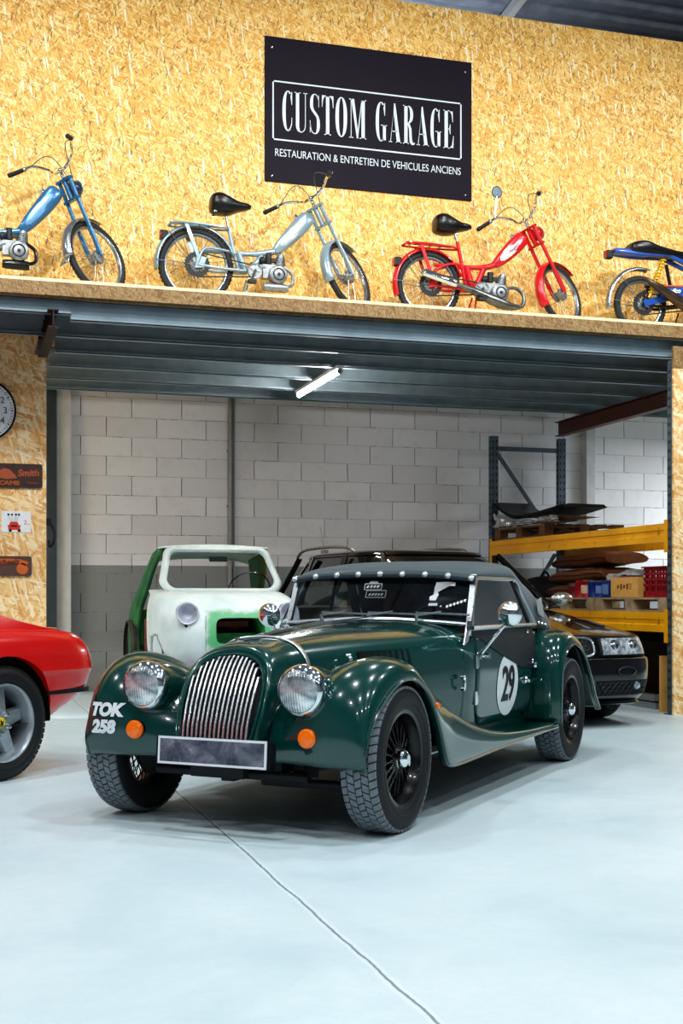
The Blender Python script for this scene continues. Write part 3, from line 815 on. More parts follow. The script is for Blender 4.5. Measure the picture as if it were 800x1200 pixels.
flat([(-.05,.02),(.085,.02),(.085,.045),(.03,.05),(-.045,.047),(-.05,-.04),(-.075,-.055),(-.07,-.08),(-.03,-.08),(-.015,-.04)],.36,1.045,.85)
for k in range(4): flat([(k*.013,0),(k*.013+.01,0),(k*.013+.01,.015),(k*.013,.015)],.30,.955)
for k in range(6): flat([(k*.019,k*.007),(k*.019+.012,k*.007),(k*.019+.014,k*.007+.016),(k*.019,k*.007+.014)],.40,.945)
m.build('glass_decal', MAT['white_paint'], ws, smooth=False)

MAT['stud'] = mk('nickel_stud', srgb(216,222,224), .25, .5)
# hood: fabric top with studs along the header rail
HS = [(-.055,.528,1.095,1.128),(-.11,.530,1.112,1.150),(-.20,.530,1.116,1.178),(-.45,.530,1.116,1.205),(-.70,.530,1.112,1.213),(-.80,.530,1.070,1.213),(-.93,.535,.945,1.203),(-1.06,.542,.835,1.175),(-1.20,.546,.815,1.120),(-1.36,.540,.800,1.035),(-1.52,.525,.790,.930),(-1.64,.490,.780,.845)]
rows = []
for x, v, ze, zc in crom(HS, 5):
    r = []
    for k in range(33):
        q = PI*k/32; c_, s_ = math.cos(q), math.sin(q)
        r.append((x, v*math.copysign(abs(c_)**.52, c_), ze+(zc-ze)*abs(s_)**.62))
    rows.append(r)
m = MB(); m.loft(rows); hood = m.build('hood', MAT['hood'], car, ang=70, solid=.008)
m = MB(); rows = []
for k in range(33):
    u = k/16-1; e = abs(u); v = .545*u; z = 1.130-.028*e**3
    rows.append([(-.030,v,z-.022),(-.035,v,z-.002),(-.06,v,z+.012),(-.13,v,z+.022)])
m.loft(rows); m.build('header_flap', mk('slate_hood_binding', srgb(52,70,78), .55, nscale=120, namt=.1), hood, solid=.004)
m = MB()
for k in range(9):
    u = (k-4)/4.15; v = .545*u; z = 1.130-.028*abs(u)**3
    m.lathe([(0,.014),(.010,.012),(.017,.004),(.017,0)],(-.034,v,z-.004),(1,0,.35),14)
m.build('hood_stud', MAT['stud'], hood)
for s_ in (1,-1):
    m = MB(); q = [(-1.10,.98),(-1.14,.90),(-1.26,.875),(-1.20,1.00)]
    m.add([(x, s_*.556, z) for x, z in q], [(0,1,2,3)]); m.build('quarter_pane', mk('clouded_pane', srgb(176,184,186), .3), hood, smooth=False, solid=.004)
    m = MB()
    for x, z in ((-1.14,.845),(-1.21,.838),(-1.29,.83)): m.lathe([(0,.012),(.010,.010),(.014,.002)],(x,s_*.560,z),(0,s_,.2),12)
    m.build('hood_stud', MAT['chrome'], hood)
m = MB(); m.add([(-1.33,-.26,1.03),(-1.33,.26,1.03),(-1.46,.27,.955),(-1.46,-.27,.955)],[(0,1,2,3)]); m.build('rear_pane', mk('clouded_rear_pane', srgb(150,158,160), .3), hood, solid=.004)

# mirrors on stalks
for s_ in (1,-1):
    mr = bpy.data.objects.new('door_mirror', None); COL.objects.link(mr); mr.parent = car
    a, b = ((-.02,.565,.685), (.06,.765,.885)) if s_ > 0 else ((.10,-.56,.80), (.16,-.585,.872))
    m = MB(); m.tube([a, b], [.013,.008], 8); m.sphere((a[0]-.02, a[1], a[2]+.01), .02, 8, (1.6,.6,1)); m.cyl((a[0]-.10,a[1]+s_*.012,a[2]+.005),(a[0]-.10,a[1]+s_*.035,a[2]+.005),.018); m.bar(a,(a[0]-.10,a[1]+s_*.012,a[2]+.005),.012,.012)
    m.build('mirror_stalk', MAT['chrome'], mr)
    m = MB(); m.lathe([(0,.045),(.03,.040),(.052,.026),(.064,.004),(.066,-.008),(.060,-.012),(0,-.010)], (b[0],b[1],b[2]+.03), (1,.05,-.05), 32); m.build('mirror_head', MAT['chrome'], mr)

# cabin
for s_ in (1,-1):
    se = bpy.data.objects.new('seat', None); COL.objects.link(se); se.parent = car; se.location = (-.72, s_*.26, .30)
    m = MB(); m.loft([[(x, .21*math.cos(q), z+.07*math.sin(q)) for q in [2*PI*i/16 for i in range(16)]] for x, z in ((.30,.08),(.2,.10),(0,.08),(-.1,.1))], closed=True, cap0=True, cap1=True); m.build('seat_cushion', MAT['leather'], se)
    m = MB(); m.loft([[(x+.05*math.cos(q), w_*math.sin(q), z) for q in [2*PI*i/16 for i in range(16)]] for x, z, w_ in ((-.08,.10,.20),(-.14,.35,.21),(-.18,.52,.18),(-.19,.58,.12),(-.19,.60,.11),(-.20,.72,.11),(-.20,.74,.08))], closed=True, cap0=True, cap1=True); m.build('seat_back', MAT['leather'], se)
m = MB(); m.lathe([(.155,0),(.165,.008),(.175,0),(.165,-.008)], (-.22,.26,.80), (-.93,0,.35), 32, closed=True); m.bar((-.22,.26,.80),(.1,.26,.68),.03,.03)
for k in range(3):
    q = 2*PI*k/3+PI/2; m.bar((-.22,.26,.80),(-.22+.05*math.sin(q),.26+.16*math.cos(q),.80+.15*math.sin(q)),.02,.006)
m.build('steering_wheel', MAT['black_metal'], car)
m = MB(); m.box2((-.05,-.5,.66),(-.02,.5,.84)); m.build('dashboard', MAT['leather'], car, smooth=False)

# running gear seen below the nose
m = MB(); m.tube([(1.52,-.40,.235),(1.52,.36,.235)],.022,10); m.tube([(1.45,.1,.20),(1.45,.66,.20)],.02,10); m.bar((1.5,.30,.27),(1.36,.30,.24),.05,.05); m.bar((1.5,-.30,.27),(1.36,-.30,.24),.05,.05); m.box((1.62,-.02,.265),(.05,.26,.07)); m.box((1.56,.0,.225),(.06,.06,.03)); m.bar((1.55,.22,.30),(1.3,.22,.27),.05,.08); m.bar((1.55,-.22,.30),(1.3,-.22,.27),.05,.08)
m.bar((1.3,.22,.26),(-1.6,.22,.26),.07,.08); m.bar((1.3,-.22,.26),(-1.6,-.22,.26),.07,.08); m.tube([(-GX,-.6,.31),(-GX,.6,.31)],.04,10); m.tube([(GX,-.56,.28),(GX,.56,.28)],.022,10)
m.build('chassis', mk('grimy_chassis_steel', srgb(40,42,46), .6, .4), car, smooth=False)
m = MB(); m.tube([(.9,.30,.17),(-1.7,.30,.19)],.03,10); m.build('exhaust_pipe', MAT['alu'], car)
m = MB()                                    # dark inner arches
for s_ in (1,-1):
    m.lathe([(.05,0),(.33,0),(.33,.24)],(GX, s_*.44,.33),(0,s_,0),24,a0=0,a1=2*PI)
    m.lathe([(.05,0),(.37,0),(.37,.22)],(-GX, s_*.47,.34),(0,s_,0),24)
m.v = [(x, y, max(z, .30 if x > 0 else .26)) for x, y, z in m.v]
m.build('wheel_wells', MAT['black'], car)
for x in (GX, -GX):
    for s_ in (1,-1): wire_wheel(car, (x, s_*.636, .314), s_)
# lettering on the right front wing and two plain white patches, laid on the wing surface
from mathutils.bvhtree import BVHTree
def wing_decal(name, txt, v0, z0, size, **k):
    m = MB(); text_mesh(txt, size, m, (0, v0, z0), (0,1,0), (0,0,1), .0, **k)
    bm = bmesh.new()
    vs = [bm.verts.new(p) for p in m.v]
    for f in m.f:
        try: bm.faces.new([vs[i] for i in f])
        except ValueError: pass
    bmesh.ops.triangulate(bm, faces=bm.faces); bmesh.ops.subdivide_edges(bm, edges=bm.edges, cuts=3, use_grid_fill=True)
    tree = BVHTree.FromPolygons([v.co.copy() for v in fw_r.data.vertices], [tuple(p.vertices) for p in fw_r.data.polygons])
    bm.verts.index_update(); out = MB()
    for v in bm.verts:
        h = tree.ray_cast(Vector((3, v.co.y, v.co.z)), Vector((-1, 0, 0)))
        out.v.append(((h[0].x if h[0] else 1.6)+.005, v.co.y, v.co.z))
    out.f = [tuple(v.index for v in f.verts) for f in bm.faces]; bm.free()
    return out.build(name, MAT['white_paint'], fw_r, smooth=False)
# ------------------------------------------------------------------ red sports car, rear quarter in view (origin: outer foot of its rear left tyre)
MAT['red'] = mk('rosso_red_paint', srgb(222,8,10), .25, 0, 1.0, 3, .03)
MAT['silver'] = mk('silver_wheel_paint', srgb(176,184,190), .35, .6, .3, 30, .05)
MAT['plastic'] = mk('black_trim_plastic', srgb(16,16,18), .5, nscale=60, namt=.1)
MAT['yellow'] = mk('yellow_enamel', srgb(246,218,30), .35, 0, .6, 20, .03)
rc = thing('sports_car', 'bright red low sports car with silver star wheels at the left edge', 'car', (.2554,7.0835,0), math.radians(222.1))
RCV = -.885
RX = [(-.755,.74,.475,.60),(-.745,.80,.462,.665),(-.715,.850,.445,.725),(-.66,.878,.415,.772),(-.58,.892,.375,.800),(-.48,.898,.33,.812),(-.30,.904,.25,.818),(0,.908,.235,.820),(.6,.895,.215,.80),(1.5,.88,.20,.77),(2.4,.885,.20,.76),(3.0,.86,.22,.67),(3.45,.80,.26,.545),(3.62,.72,.32,.46),(3.66,.66,.36,.42)]
def red_half(w, zb, zt):
    zc = min(.585, zb+(zt-zb)*.6)
    return [(0,zb),(w*.5,zb),(w*.86,zb+.004),(w*.95,zb+(zc-zb)*.35),(w*.978,zb+(zc-zb)*.72),(w*.999,zc-.004),(w,zc+.004),(w*.990,zc+(zt-zc)*.35),(w*.965,zc+(zt-zc)*.72),(w*.925,zt-.016),(w*.86,zt-.002),(w*.5,zt+.012),(0,zt+.016)]
rows = []
for x, w_, zb, zt in crom(RX, 4):
    h = crom(red_half(w_, zb, zt), 2)
    rows.append([(x, RCV-v, z) for v, z in h]+[(x, RCV+v, z) for v, z in reversed(h[1:-1])])
m = MB(); m.loft(rows, closed=True, cap0=True, cap1=True)
rb = m.build('body', MAT['red'], rc, ang=40)
cut = MB()
for x in (0, 2.52): cut.cyl((x,RCV-1.0,.318),(x,RCV-.62,.318),.362,n=48); cut.cyl((x,RCV+.62,.318),(x,RCV+1.0,.318),.362,n=48)
carve(rb, [cut])
m = MB()
for x in (0, 2.52):
    for s_ in (1,-1): m.lathe([(.05,.58),(.358,.58),(.358,.86)],(x,RCV,.318),(0,s_,0),40)
m.v = [(x, y, max(z, .30)) for x, y, z in m.v]; m.build('wheel_wells', MAT['black'], rc)
rows = []
CB = [(-.52,.815,.80,.79),(-.40,.842,.795,.77),(-.2,.895,.79,.74),(.05,.975,.785,.69),(.35,1.065,.78,.63),(.7,1.145,.76,.56),(1.0,1.185,.76,.54),(1.35,1.175,.76,.54),(1.7,1.06,.76,.60),(2.0,.90,.76,.66),(2.25,.76,.75,.72)]
for x, zt, wb, wt in crom(CB, 4):
    h = [(wb,.74),(wb*.6+wt*.4,.74+(zt-.74)*.45),(wt,zt-.03*min(1,(zt-.78)*6+.05)),(wt*.9,zt),(0,zt+.008)]
    rows.append([(x, RCV-v, z) for v, z in h]+[(x, RCV+v, z) for v, z in reversed(h[:-1])])
m = MB(); m.loft(rows); m.build('cabin', MAT['red'], rc, ang=40)
m = MB()
for s_ in (1,-1):
    m.add([(.62,RCV+s_*.70,.85),(1.75,RCV+s_*.715,.82),(1.35,RCV+s_*.585,1.13),(.8,RCV+s_*.60,1.12)],[(0,1,2,3)])
m.add([(1.44,RCV-.54,1.155),(1.44,RCV+.54,1.155),(2.16,RCV+.66,.83),(2.16,RCV-.66,.83)],[(0,1,2,3)])
m.build('windows', mk('smoked_glass_black', srgb(10,11,12), .08, 0, 1, 10, .05), rc, smooth=False, solid=.02)
def red_w(x): return interp([(a, b) for a, b, c, d in RX], x)
m = MB()                                      # black waist strip
for s_ in (1,-1):
    rows = []
    for k in range(16):
        x = -.728+(.413)*k/15; v = red_w(x)*.962
        rows.append([(x, RCV+s_*(v+.002), .446),(x, RCV+s_*(v+.012), .450),(x, RCV+s_*(v+.012), .470),(x, RCV+s_*(v+.002), .474)])
    m.loft(rows, cap0=True, cap1=True)
m.build('waist_strip', MAT['plastic'], rc)
m = MB(); m.box((-.745,RCV,.56),(.02,1.25,.17)); m.build('tail_panel', MAT['plastic'], rc, smooth=False, bevel=.006)
for s_ in (1,-1):
    for k in range(2):
        m = MB(); m.lathe([(.075,0),(.075,.02),(.06,.026),(0,.028)],(-.755,RCV+s_*(.35+.17*k),.56),(-1,0,0),24); m.build('tail_lamp', mk('red_lamp_lens', srgb(150,8,8), .15, 0, .8), rc)
m = MB(); m.loft([[(-.60,RCV+.70*q,.806),(-.55,RCV+.72*q,.822),(-.36,RCV+.74*q,.834),(-.34,RCV+.74*q,.826)] for q in (-1,-.5,0,.5,1)]); m.build('tail_lip', MAT['red'], rc)

def star_wheel(parent, loc, side):
    wh = bpy.data.objects.new('wheel', None); COL.objects.link(wh); wh.parent = parent; wh.location = loc
    if side < 0: wh.rotation_euler = (0,0,PI)
    tyre_parts(wh, .316, .212, .22, MAT['tyre'], (5, 60))
    m = MB(); m.lathe([(.216,.098),(.214,.108),(.204,.110),(.196,.100),(.186,.070),(.180,.03),(.176,-.05),(.20,-.10),(.216,-.10)], n=56); m.build('rim', MAT['silver'], wh)
    m = MB()
    for k in range(5):
        a = 2*PI*k/5+PI/2+.1
        ca, sa = math.cos(a), math.sin(a)
        def P(r, t, y): return (r*ca-t*sa, y, r*sa+t*ca)
        vs = [P(.045,-.040,.066),P(.045,.040,.066),P(.182,.030,.045),P(.182,-.030,.045),P(.045,-.052,.03),P(.045,.052,.03),P(.184,.042,.015),P(.184,-.042,.015)]
        m.add(vs, [(0,1,2,3),(7,6,5,4),(0,4,5,1),(1,5,6,2),(2,6,7,3),(3,7,4,0)])
    m.lathe([(0,.066),(.070,.066),(.078,.058),(.080,.02),(0,.02)], n=40)
    m.build('star_spokes', MAT['silver'], wh, smooth=False, bevel=.004)
    m = MB()
    for k in range(5):
        a = 2*PI*k/5+PI/2+.1+PI/5
        m.lathe([(.004,.0),(.017,.0),(.017,.012),(.012,.012),(.010,.026),(0,.028)],(.058*math.cos(a),.062,.058*math.sin(a)),(0,1,0),12)
    m.build('wheel_nuts', MAT['chrome'], wh)
    m = MB(); m.lathe([(0,-.06),(.17,-.06),(.17,-.05),(0,-.05)], n=32); m.build('brake_disc', MAT['black_metal'], wh)
    m = MB(); m.lathe([(0,.078),(.026,.077),(.030,.072),(.031,.066)], n=24); cp = m.build('centre_cap', MAT['yellow'], wh)
    hs = [(-.002,-.019),(.001,-.010),(-.008,-.008),(-.011,-.014),(-.014,-.013),(-.011,-.004),(-.006,.001),(-.007,.007),(-.012,.008),(-.012,.012),(-.005,.017),(-.002,.013),(.003,.006),(.010,.008),(.013,.014),(.015,.012),(.012,.002),(.008,-.002),(.009,-.009),(.003,-.019)]
    m = MB(); m.poly([(a*.95, b*.95) for a, b in hs], (0,.0785,0), (-1,0,0), (0,0,1), .001); m.build('cap_emblem', MAT['black_ink'], cp, smooth=False)
    m = MB(); m.cyl((.13,.05,-.145),(.145,.085,-.155),.006,n=8); m.build('valve', MAT['plastic'], wh)
    return wh
for x in (0, 2.52):
    for s_ in (1,-1): star_wheel(rc, (x, RCV+s_*(.885-.115), .316), s_)

# ------------------------------------------------------------------ black estate car nose-out beside the rack
def sliced_body(levels, vc, n=56, pw=3.2):
    """levels: (z, x_front, x_rear, half width); plan outline of each level is a superellipse, blunter at the rear"""
    rows = []
    for z, xf, xr, w_ in levels:
        cx_, a = (xf+xr)/2, (xf-xr)/2; r = []
        for k in range(n):
            q = 2*PI*k/n; c_, s_ = math.cos(q), math.sin(q)
            r.append((cx_+a*math.copysign(abs(c_)**(2/pw), c_), vc+w_*math.copysign(abs(s_)**(2/pw), s_), z))
        rows.append(r)
    return rows
MAT['black_paint'] = mk('gloss_black_paint', srgb(8,9,12), .12, 0, 1.0, 3, .03)
bc = thing('estate_car', 'gloss black estate car parked nose out behind the green roadster', 'car', (5.2055,9.467,0), math.radians(278.1))
BV = -.93
PW = 8.0
LV = [(.17,.60,-3.30,.80),(.20,.72,-3.40,.845),(.27,.79,-3.45,.875),(.36,.81,-3.47,.89),(.45,.81,-3.48,.90),(.53,.80,-3.47,.90),(.545,.765,-3.46,.895),(.62,.745,-3.45,.885),(.685,.715,-3.44,.875),(.705,.69,-3.43,.868),(.735,.55,-3.42,.855),(.79,.20,-3.42,.845),(.85,-.20,-3.42,.835),(.905,-.62,-3.42,.825),(.925,-.80,-3.42,.815)]
m = MB(); m.loft(sliced_body(crom(LV, 3), BV, 72, PW), closed=True, cap0=True, cap1=True); bb = m.build('body', MAT['black_paint'], bc, ang=50)
cut = MB()
for x in (0,-2.72): cut.cyl((x,BV-1.1,.33),(x,BV-.55,.33),.37,n=40); cut.cyl((x,BV+.55,.33),(x,BV+1.1,.33),.37,n=40)
carve(bb, [cut])
m = MB()
for x in (0,-2.72):
    for s_ in (1,-1): m.lathe([(.05,.54),(.366,.54),(.366,.86)],(x,BV,.33),(0,s_,0),32)
m.v = [(x, y, max(z, .18)) for x, y, z in m.v]; m.build('wheel_wells', MAT['black'], bc)
GH = [(.915,-.62,-3.40,.80),(1.05,-.75,-3.36,.765),(1.20,-.90,-3.27,.705),(1.33,-1.07,-3.15,.645),(1.385,-1.20,-3.08,.615)]
m = MB(); m.loft(sliced_body(crom(GH, 3), BV, 72, 3.6), closed=True, cap1=True); m.build('cabin_glass', mk('black_privacy_glass', srgb(9,11,13), .06, 0, 1, 10, .05), bc, ang=60)
m = MB(); m.loft(sliced_body([(1.380,-1.16,-3.12,.628),(1.405,-1.20,-3.10,.615),(1.425,-1.34,-3.02,.56),(1.435,-1.6,-2.9,.45)], BV, 72, 3.6), closed=True, cap1=True, cap0=True); m.build('roof', MAT['black_paint'], bc, ang=60)
m = MB()
for s_ in (1,-1):
    m.tube([(-.60,BV+s_*.765,.915),(-1.17,BV+s_*.585,1.375)],.028,8)
    for x, v, x2, v2 in ((-1.75,.81,-1.78,.655),(-2.55,.81,-2.50,.655),(-3.25,.76,-2.98,.60)): m.bar((x,BV+s_*v,.92),(x2,BV+s_*v2,1.385),.07,.02)
m.build('pillars', MAT['black_paint'], bc)
def frontx(z, v):
    """x of the nose at height z and sideways distance v from the centre line"""
    xf, xr, w_ = interp([(a, (b, c, d)) for a, b, c, d in LV], z)
    cx_, a = (xf+xr)/2, (xf-xr)/2
    return cx_+a*max(0, 1-min(1, abs(v)/w_)**PW)**(1/PW)
def nose_patch(outline, off, nv=14, nz=6):
    """grid between v0..v1 with outline(v) -> z0, z1 laid on the nose"""
    v0, v1, fn = outline; rows = []
    for i in range(nv+1):
        v = v0+(v1-v0)*i/nv; a, b = fn(v)
        rows.append([(frontx(a+(b-a)*k/nz, v)+off, BV+v, a+(b-a)*k/nz) for k in range(nz+1)])
    return rows
chromeline = mk('matt_silver_trim', srgb(190,198,204), .25, .9)
hexm = mk('black_mesh_insert', srgb(6,6,7), .6)
for s_ in (1,-1):
    hl = bpy.data.objects.new('headlight', None); COL.objects.link(hl); hl.parent = bc
    a, b = (.31,.775)
    m = MB(); m.loft(nose_patch((s_*(a-.015), s_*(b+.012), lambda v: (.548,.700)), .004)); m.build('lamp_surround', MAT['black'], hl, solid=.02)
    m = MB(); m.loft(nose_patch((s_*a, s_*b, lambda v: (.562,.688)), .012))
    def hlm():
        t = NT('clear_headlight'); c = t.coord(); n = t.noise(t.mapping(c, (0,0,0), (14,14,14)), 1.0, 4, .7)
        t.ln(t.ramp(n, [(.33, srgb(70,76,84)), (.48, srgb(160,168,174)), (.6, srgb(238,242,246))]), t.b.inputs['Base Color']); t.b.inputs['Metallic'].default_value = .4; t.b.inputs['Roughness'].default_value = .12; t.b.inputs['Coat Weight'].default_value = 1
        return t.m
    MAT.setdefault('hlm', hlm()); m.build('lamp_glass', MAT['hlm'], hl)
    for v in (.44,.62):
        m = MB(); m.lathe([(.022,.018),(.044,.016),(.048,.0),(.05,-.02)],(frontx(.625,v)+.004, BV+s_*v, .625),(1,s_*.35,0),24); m.build('lamp_reflector', MAT['chrome'], hl)
        m = MB(); m.sphere((frontx(.625,v)+.0, BV+s_*v, .625), .028, 8); m.build('projector_lens', mk('projector_glass', srgb(20,24,30), .05, 0, 1), hl)
m = MB(); m.loft(nose_patch((-.225,.225, lambda v: (.555+.02*(abs(v)/.225)**4 ,.690-.02*(abs(v)/.225)**6)), .006, 24)); g = m.build('grille_mesh', hexm, bc)
m = MB(); pth = []
for k in range(56):
    q = 2*PI*k/56; c_, s2 = math.cos(q), math.sin(q)
    v = .228*math.copysign(abs(c_)**.35, c_); z = .622+.070*math.copysign(abs(s2)**.5, s2); pth.append((frontx(z, v)+.014, BV+v, z))
m.tube(pth, .011, 8, closed=True); m.build('grille_frame', chromeline, bc)
def honey(v0, v1, z0, z1, r, off):
    m = MB(); dx = r*1.9; row = 0; z = z0+r
    while z < z1-r*.6:
        v = v0+r+(dx/2 if row % 2 else 0)
        while v < v1-r*.5:
            m.tube([(frontx(z+r*.75*math.sin(q), v+r*math.cos(q))+off, BV+v+r*math.cos(q), z+r*.6*math.sin(q)) for q in [2*PI*i/6 for i in range(6)]], .0035, 4, closed=True)
            v += dx
        z += r*1.25; row += 1
    return m
honey(-.20,.20,.56,.69,.024,.010).build('grille_honeycomb', mk('grey_mesh', srgb(74,80,86), .4, .4), g)
for s_ in (1,-1):
    v0, v1 = (.22,.80) if s_ > 0 else (-.80,-.22)
    m = MB(); m.loft(nose_patch((v0, v1, lambda v: (.235+.03*max(0,(abs(v)-.7)/.13), .365)), .006, 20)); lo_ = m.build('bumper_intake', hexm, bc)
    honey(v0+.02, v1-.10, .245, .36, .026, .012).build('intake_honeycomb', mk('grey_mesh_low', srgb(52,56,62), .4, .4), lo_)
    m = MB(); m.lathe([(0,.022),(.026,.020),(.033,.010),(.034,-.02)],(frontx(.325,.60)+.0,BV+s_*.60,.325),(1,s_*.1,0),20); m.build('fog_lamp', MAT['hlm'], lo_)
    m = MB(); m.tube([(frontx(.435+.035*math.sin(q), .50+.085*math.cos(q))+.008, BV+s_*(.50+.085*math.cos(q)), .435+.035*math.sin(q)) for q in [2*PI*i/28 for i in range(28)]], .007, 6, closed=True); m.build('tow_cover', mk('faint_bumper_ring', srgb(40,42,48), .3), bc)
m = MB(); m.loft([[(frontx(.20,v)+o_, BV+v, z) for o_, z in ((.0,.215),(.03,.20),(.035,.185),(.0,.175))] for v in [-.80+1.6*k/24 for k in range(25)]]); m.build('front_splitter', MAT['black_paint'], bc)
m = MB()
for k in range(4):
    q = 2*PI*k/4
    for s_ in (1,-1): pass
for s_ in (1,-1):
    mr = bpy.data.objects.new('door_mirror', None); COL.objects.link(mr); mr.parent = bc
    m = MB(); m.sphere((-.60,BV+s_*.885,.985),.10,10,(.75,1.08,.62)); m.build('mirror_cap', mk('brushed_silver_cap', srgb(196,196,190), .22, .85), mr)
    m = MB(); m.bar((-.64,BV+s_*.74,.925),(-.62,BV+s_*.86,.955),.06,.03); m.build('mirror_arm', MAT['plastic'], mr, smooth=False)
    m = MB(); m.tube(crom([(-1.70,BV+s_*.60,1.41),(-1.85,BV+s_*.605,1.455),(-2.2,BV+s_*.605,1.475),(-2.7,BV+s_*.60,1.472),(-2.95,BV+s_*.59,1.45),(-3.08,BV+s_*.58,1.40)],4),.015,8); m.build('roof_rail', mk('bronze_silver_rail', srgb(186,178,166), .25, .9), bc)
    m = MB(); m.bar((-1.2,BV+s_*.858,.70),(.05,BV+s_*.862,.68),.0,.012); 
m = MB(); m.box((-2.93,BV-.35,1.45),(.10,.04,.05)); m.tube([(-2.93,BV-.35,1.46),(-3.02,BV-.36,1.72)],[.005,.003],6); m.build('antenna', mk('antenna_beige', srgb(150,142,128), .4), bc)
for x in (0,-2.72):
    for s_ in (1,-1):
        wh = bpy.data.objects.new('wheel', None); COL.objects.link(wh); wh.parent = bc; wh.location = (x, BV+s_*.775, .325); wh.rotation_euler = (0,0,0 if s_ > 0 else PI)
        tyre_parts(wh, .325, .235, .22, MAT['tyre'], (4, 40))
        m = MB(); m.lathe([(.238,.09),(.225,.10),(.21,.07),(.2,-.08)], n=40)
        for k in range(5):
            a = 2*PI*k/5; m.bar((.03*math.cos(a),.07,.03*math.sin(a)),(.215*math.cos(a),.075,.215*math.sin(a)),.05,.03,(0,1,0))
        m.lathe([(0,.09),(.06,.085),(.065,.05)], n=24); m.build('alloy_rim', MAT['silver'], wh)

# ------------------------------------------------------------------ stripped white and green saloon shell
def shell_mat():
    t = NT('white_primer_over_green'); c = t.coord(); sp = t.new('ShaderNodeSeparateXYZ'); t.ln(c, sp.inputs[0])
    dy = t.math('SUBTRACT', t.math('ABSOLUTE', t.math('SUBTRACT', sp.outputs[1], .665)), .195)
    dz = t.math('SUBTRACT', t.math('ABSOLUTE', t.math('SUBTRACT', sp.outputs[2], .725)), .085)
    d = t.math('MAXIMUM', dy, dz); nz = t.math('MULTIPLY', t.math('SUBTRACT', t.noise(c, 9, 4), .5), .10)
    g = t.ramp(t.math('ADD', d, nz), [(.0, 1.0), (.055, .9), (.095, .0)])
    col = t.ramp(t.noise(c, 5, 4), [(.3, srgb(206,222,220)), (.7, srgb(230,238,236))])
    col = t.mix(g, col, srgb(84,178,118))
    low = t.ramp(t.math('ADD', sp.outputs[2], nz), [(.44, .8), (.56, .0)])
    col = t.mix(low, col, srgb(196,176,186))
    rust = t.math('MULTIPLY', t.math('GREATER_THAN', t.noise(c, 14, 5), .66), .5)
    col = t.mix(t.math('MULTIPLY', rust, t.math('GREATER_THAN', sp.outputs[2], 1.02)), col, srgb(168,150,96))
    t.ln(col, t.b.inputs['Base Color']); t.b.inputs['Roughness'].default_value = .45
    return t.m
MAT['shell'] = shell_mat()
MAT['shell_green'] = mk('faded_green_paint', srgb(48,112,66), .45, nscale=10, namt=.2)
def rusty():
    t = NT('rusty_green_panel'); c = t.coord(); n = t.noise(c, 12, 6, .7)
    t.ln(t.ramp(n, [(.35, srgb(60,130,84)), (.5, srgb(96,110,60)), (.6, srgb(150,92,40)), (.75, srgb(96,52,26))]), t.b.inputs['Base Color']); t.b.inputs['Roughness'].default_value = .8
    return t.m
MAT['rusty'] = rusty()
MAT['brown_dark'] = mk('bare_brown_primer', srgb(70,62,58), .6)
wc = thing('car_shell', 'stripped white and green saloon body shell without glass or lamps', 'car', (1.5626,10.29,0), math.radians(270.1))
WV = .66
LVW = [(.44,.00,-2.0,.575),(.50,.07,-2.05,.60),(.60,.11,-2.08,.612),(.72,.12,-2.08,.615),(.83,.09,-2.05,.615),(.90,.04,-2.0,.61),(.965,-.07,-1.98,.60),(1.01,-.22,-1.95,.588),(1.045,-.42,-1.9,.572),(1.065,-.62,-1.85,.55),(1.07,-.70,-1.8,.54)]
rows = []
for z, xf, xr, w_ in crom(LVW, 4):
    r = []
    for k in range(41):
        q = PI/2*(k/20-1); c_, s_ = math.cos(q), math.sin(q); L = .66
        r.append((xf-L+L*abs(c_)**(2/3.4), WV+w_*math.copysign(abs(s_)**(2/3.4), s_), z))
    rows.append(r)
# solid nose: close it behind so that openings can be cut, then the inside is a real recess
back = [[(-.95, WV+w_*(k/20-1), z) for k in range(41)] for z, xf, xr, w_ in crom(LVW, 4)]
m = MB(); o0 = len(m.v)
nr, ncol = len(rows), 41
m.loft(rows)
n0 = len(m.v); m.v += [tuple(p) for r in back for p in r]
for i in range(nr-1):
    for k in range(ncol-1): m.f.append((n0+i*ncol+k+1, n0+i*ncol+k, n0+(i+1)*ncol+k, n0+(i+1)*ncol+k+1))
    m.f.append((i*ncol, (i+1)*ncol, n0+(i+1)*ncol, n0+i*ncol)); m.f.append(((i+1)*ncol-1, n0+(i+1)*ncol-1, n0+(i+2)*ncol-1, (i+2)*ncol-1))
for k in range(ncol-1):
    m.f.append((k, n0+k, n0+k+1, k+1)); t_ = (nr-1)*ncol; m.f.append((t_+k, t_+k+1, n0+t_+k+1, n0+t_+k))
ns = m.build('nose_shell', MAT['shell'], wc, ang=50)
cut = MB(); rr = []
for x in (-.62, .3):
    o_ = []
    for k in range(40):
        q = 2*PI*k/40; c_, s_ = math.cos(q), math.sin(q)
        o_.append((x, WV+.005+.205*math.copysign(abs(c_)**.3, c_), .722+.108*math.copysign(abs(s_)**.45, s_)))
    rr.append(o_)
cut.loft(rr, closed=True, cap0=True, cap1=True)
cut2 = MB()
for s_ in (1,-1):
    cut2.cyl((-.14,WV+s_*.425,.865),(.3,WV+s_*.425,.880),.080,n=32)
    cut2.cyl((-.1,WV+s_*.435,.765),(.3,WV+s_*.435,.765),.013,n=12)
    cut2.cyl((-.44,WV+s_*.9,.44),(-.44,WV+s_*.46,.44),.25,n=40)
carve(ns, [cut, cut2])
for s_ in (1,-1):
    m = MB(); m.lathe([(0,0),(.246,0),(.246,.13)],(-.44,WV+s_*.464,.44),(0,s_,0),40); m.v = [(x, y, max(z, .43)) for x, y, z in m.v]; m.build('arch_liner', MAT['black'], wc)
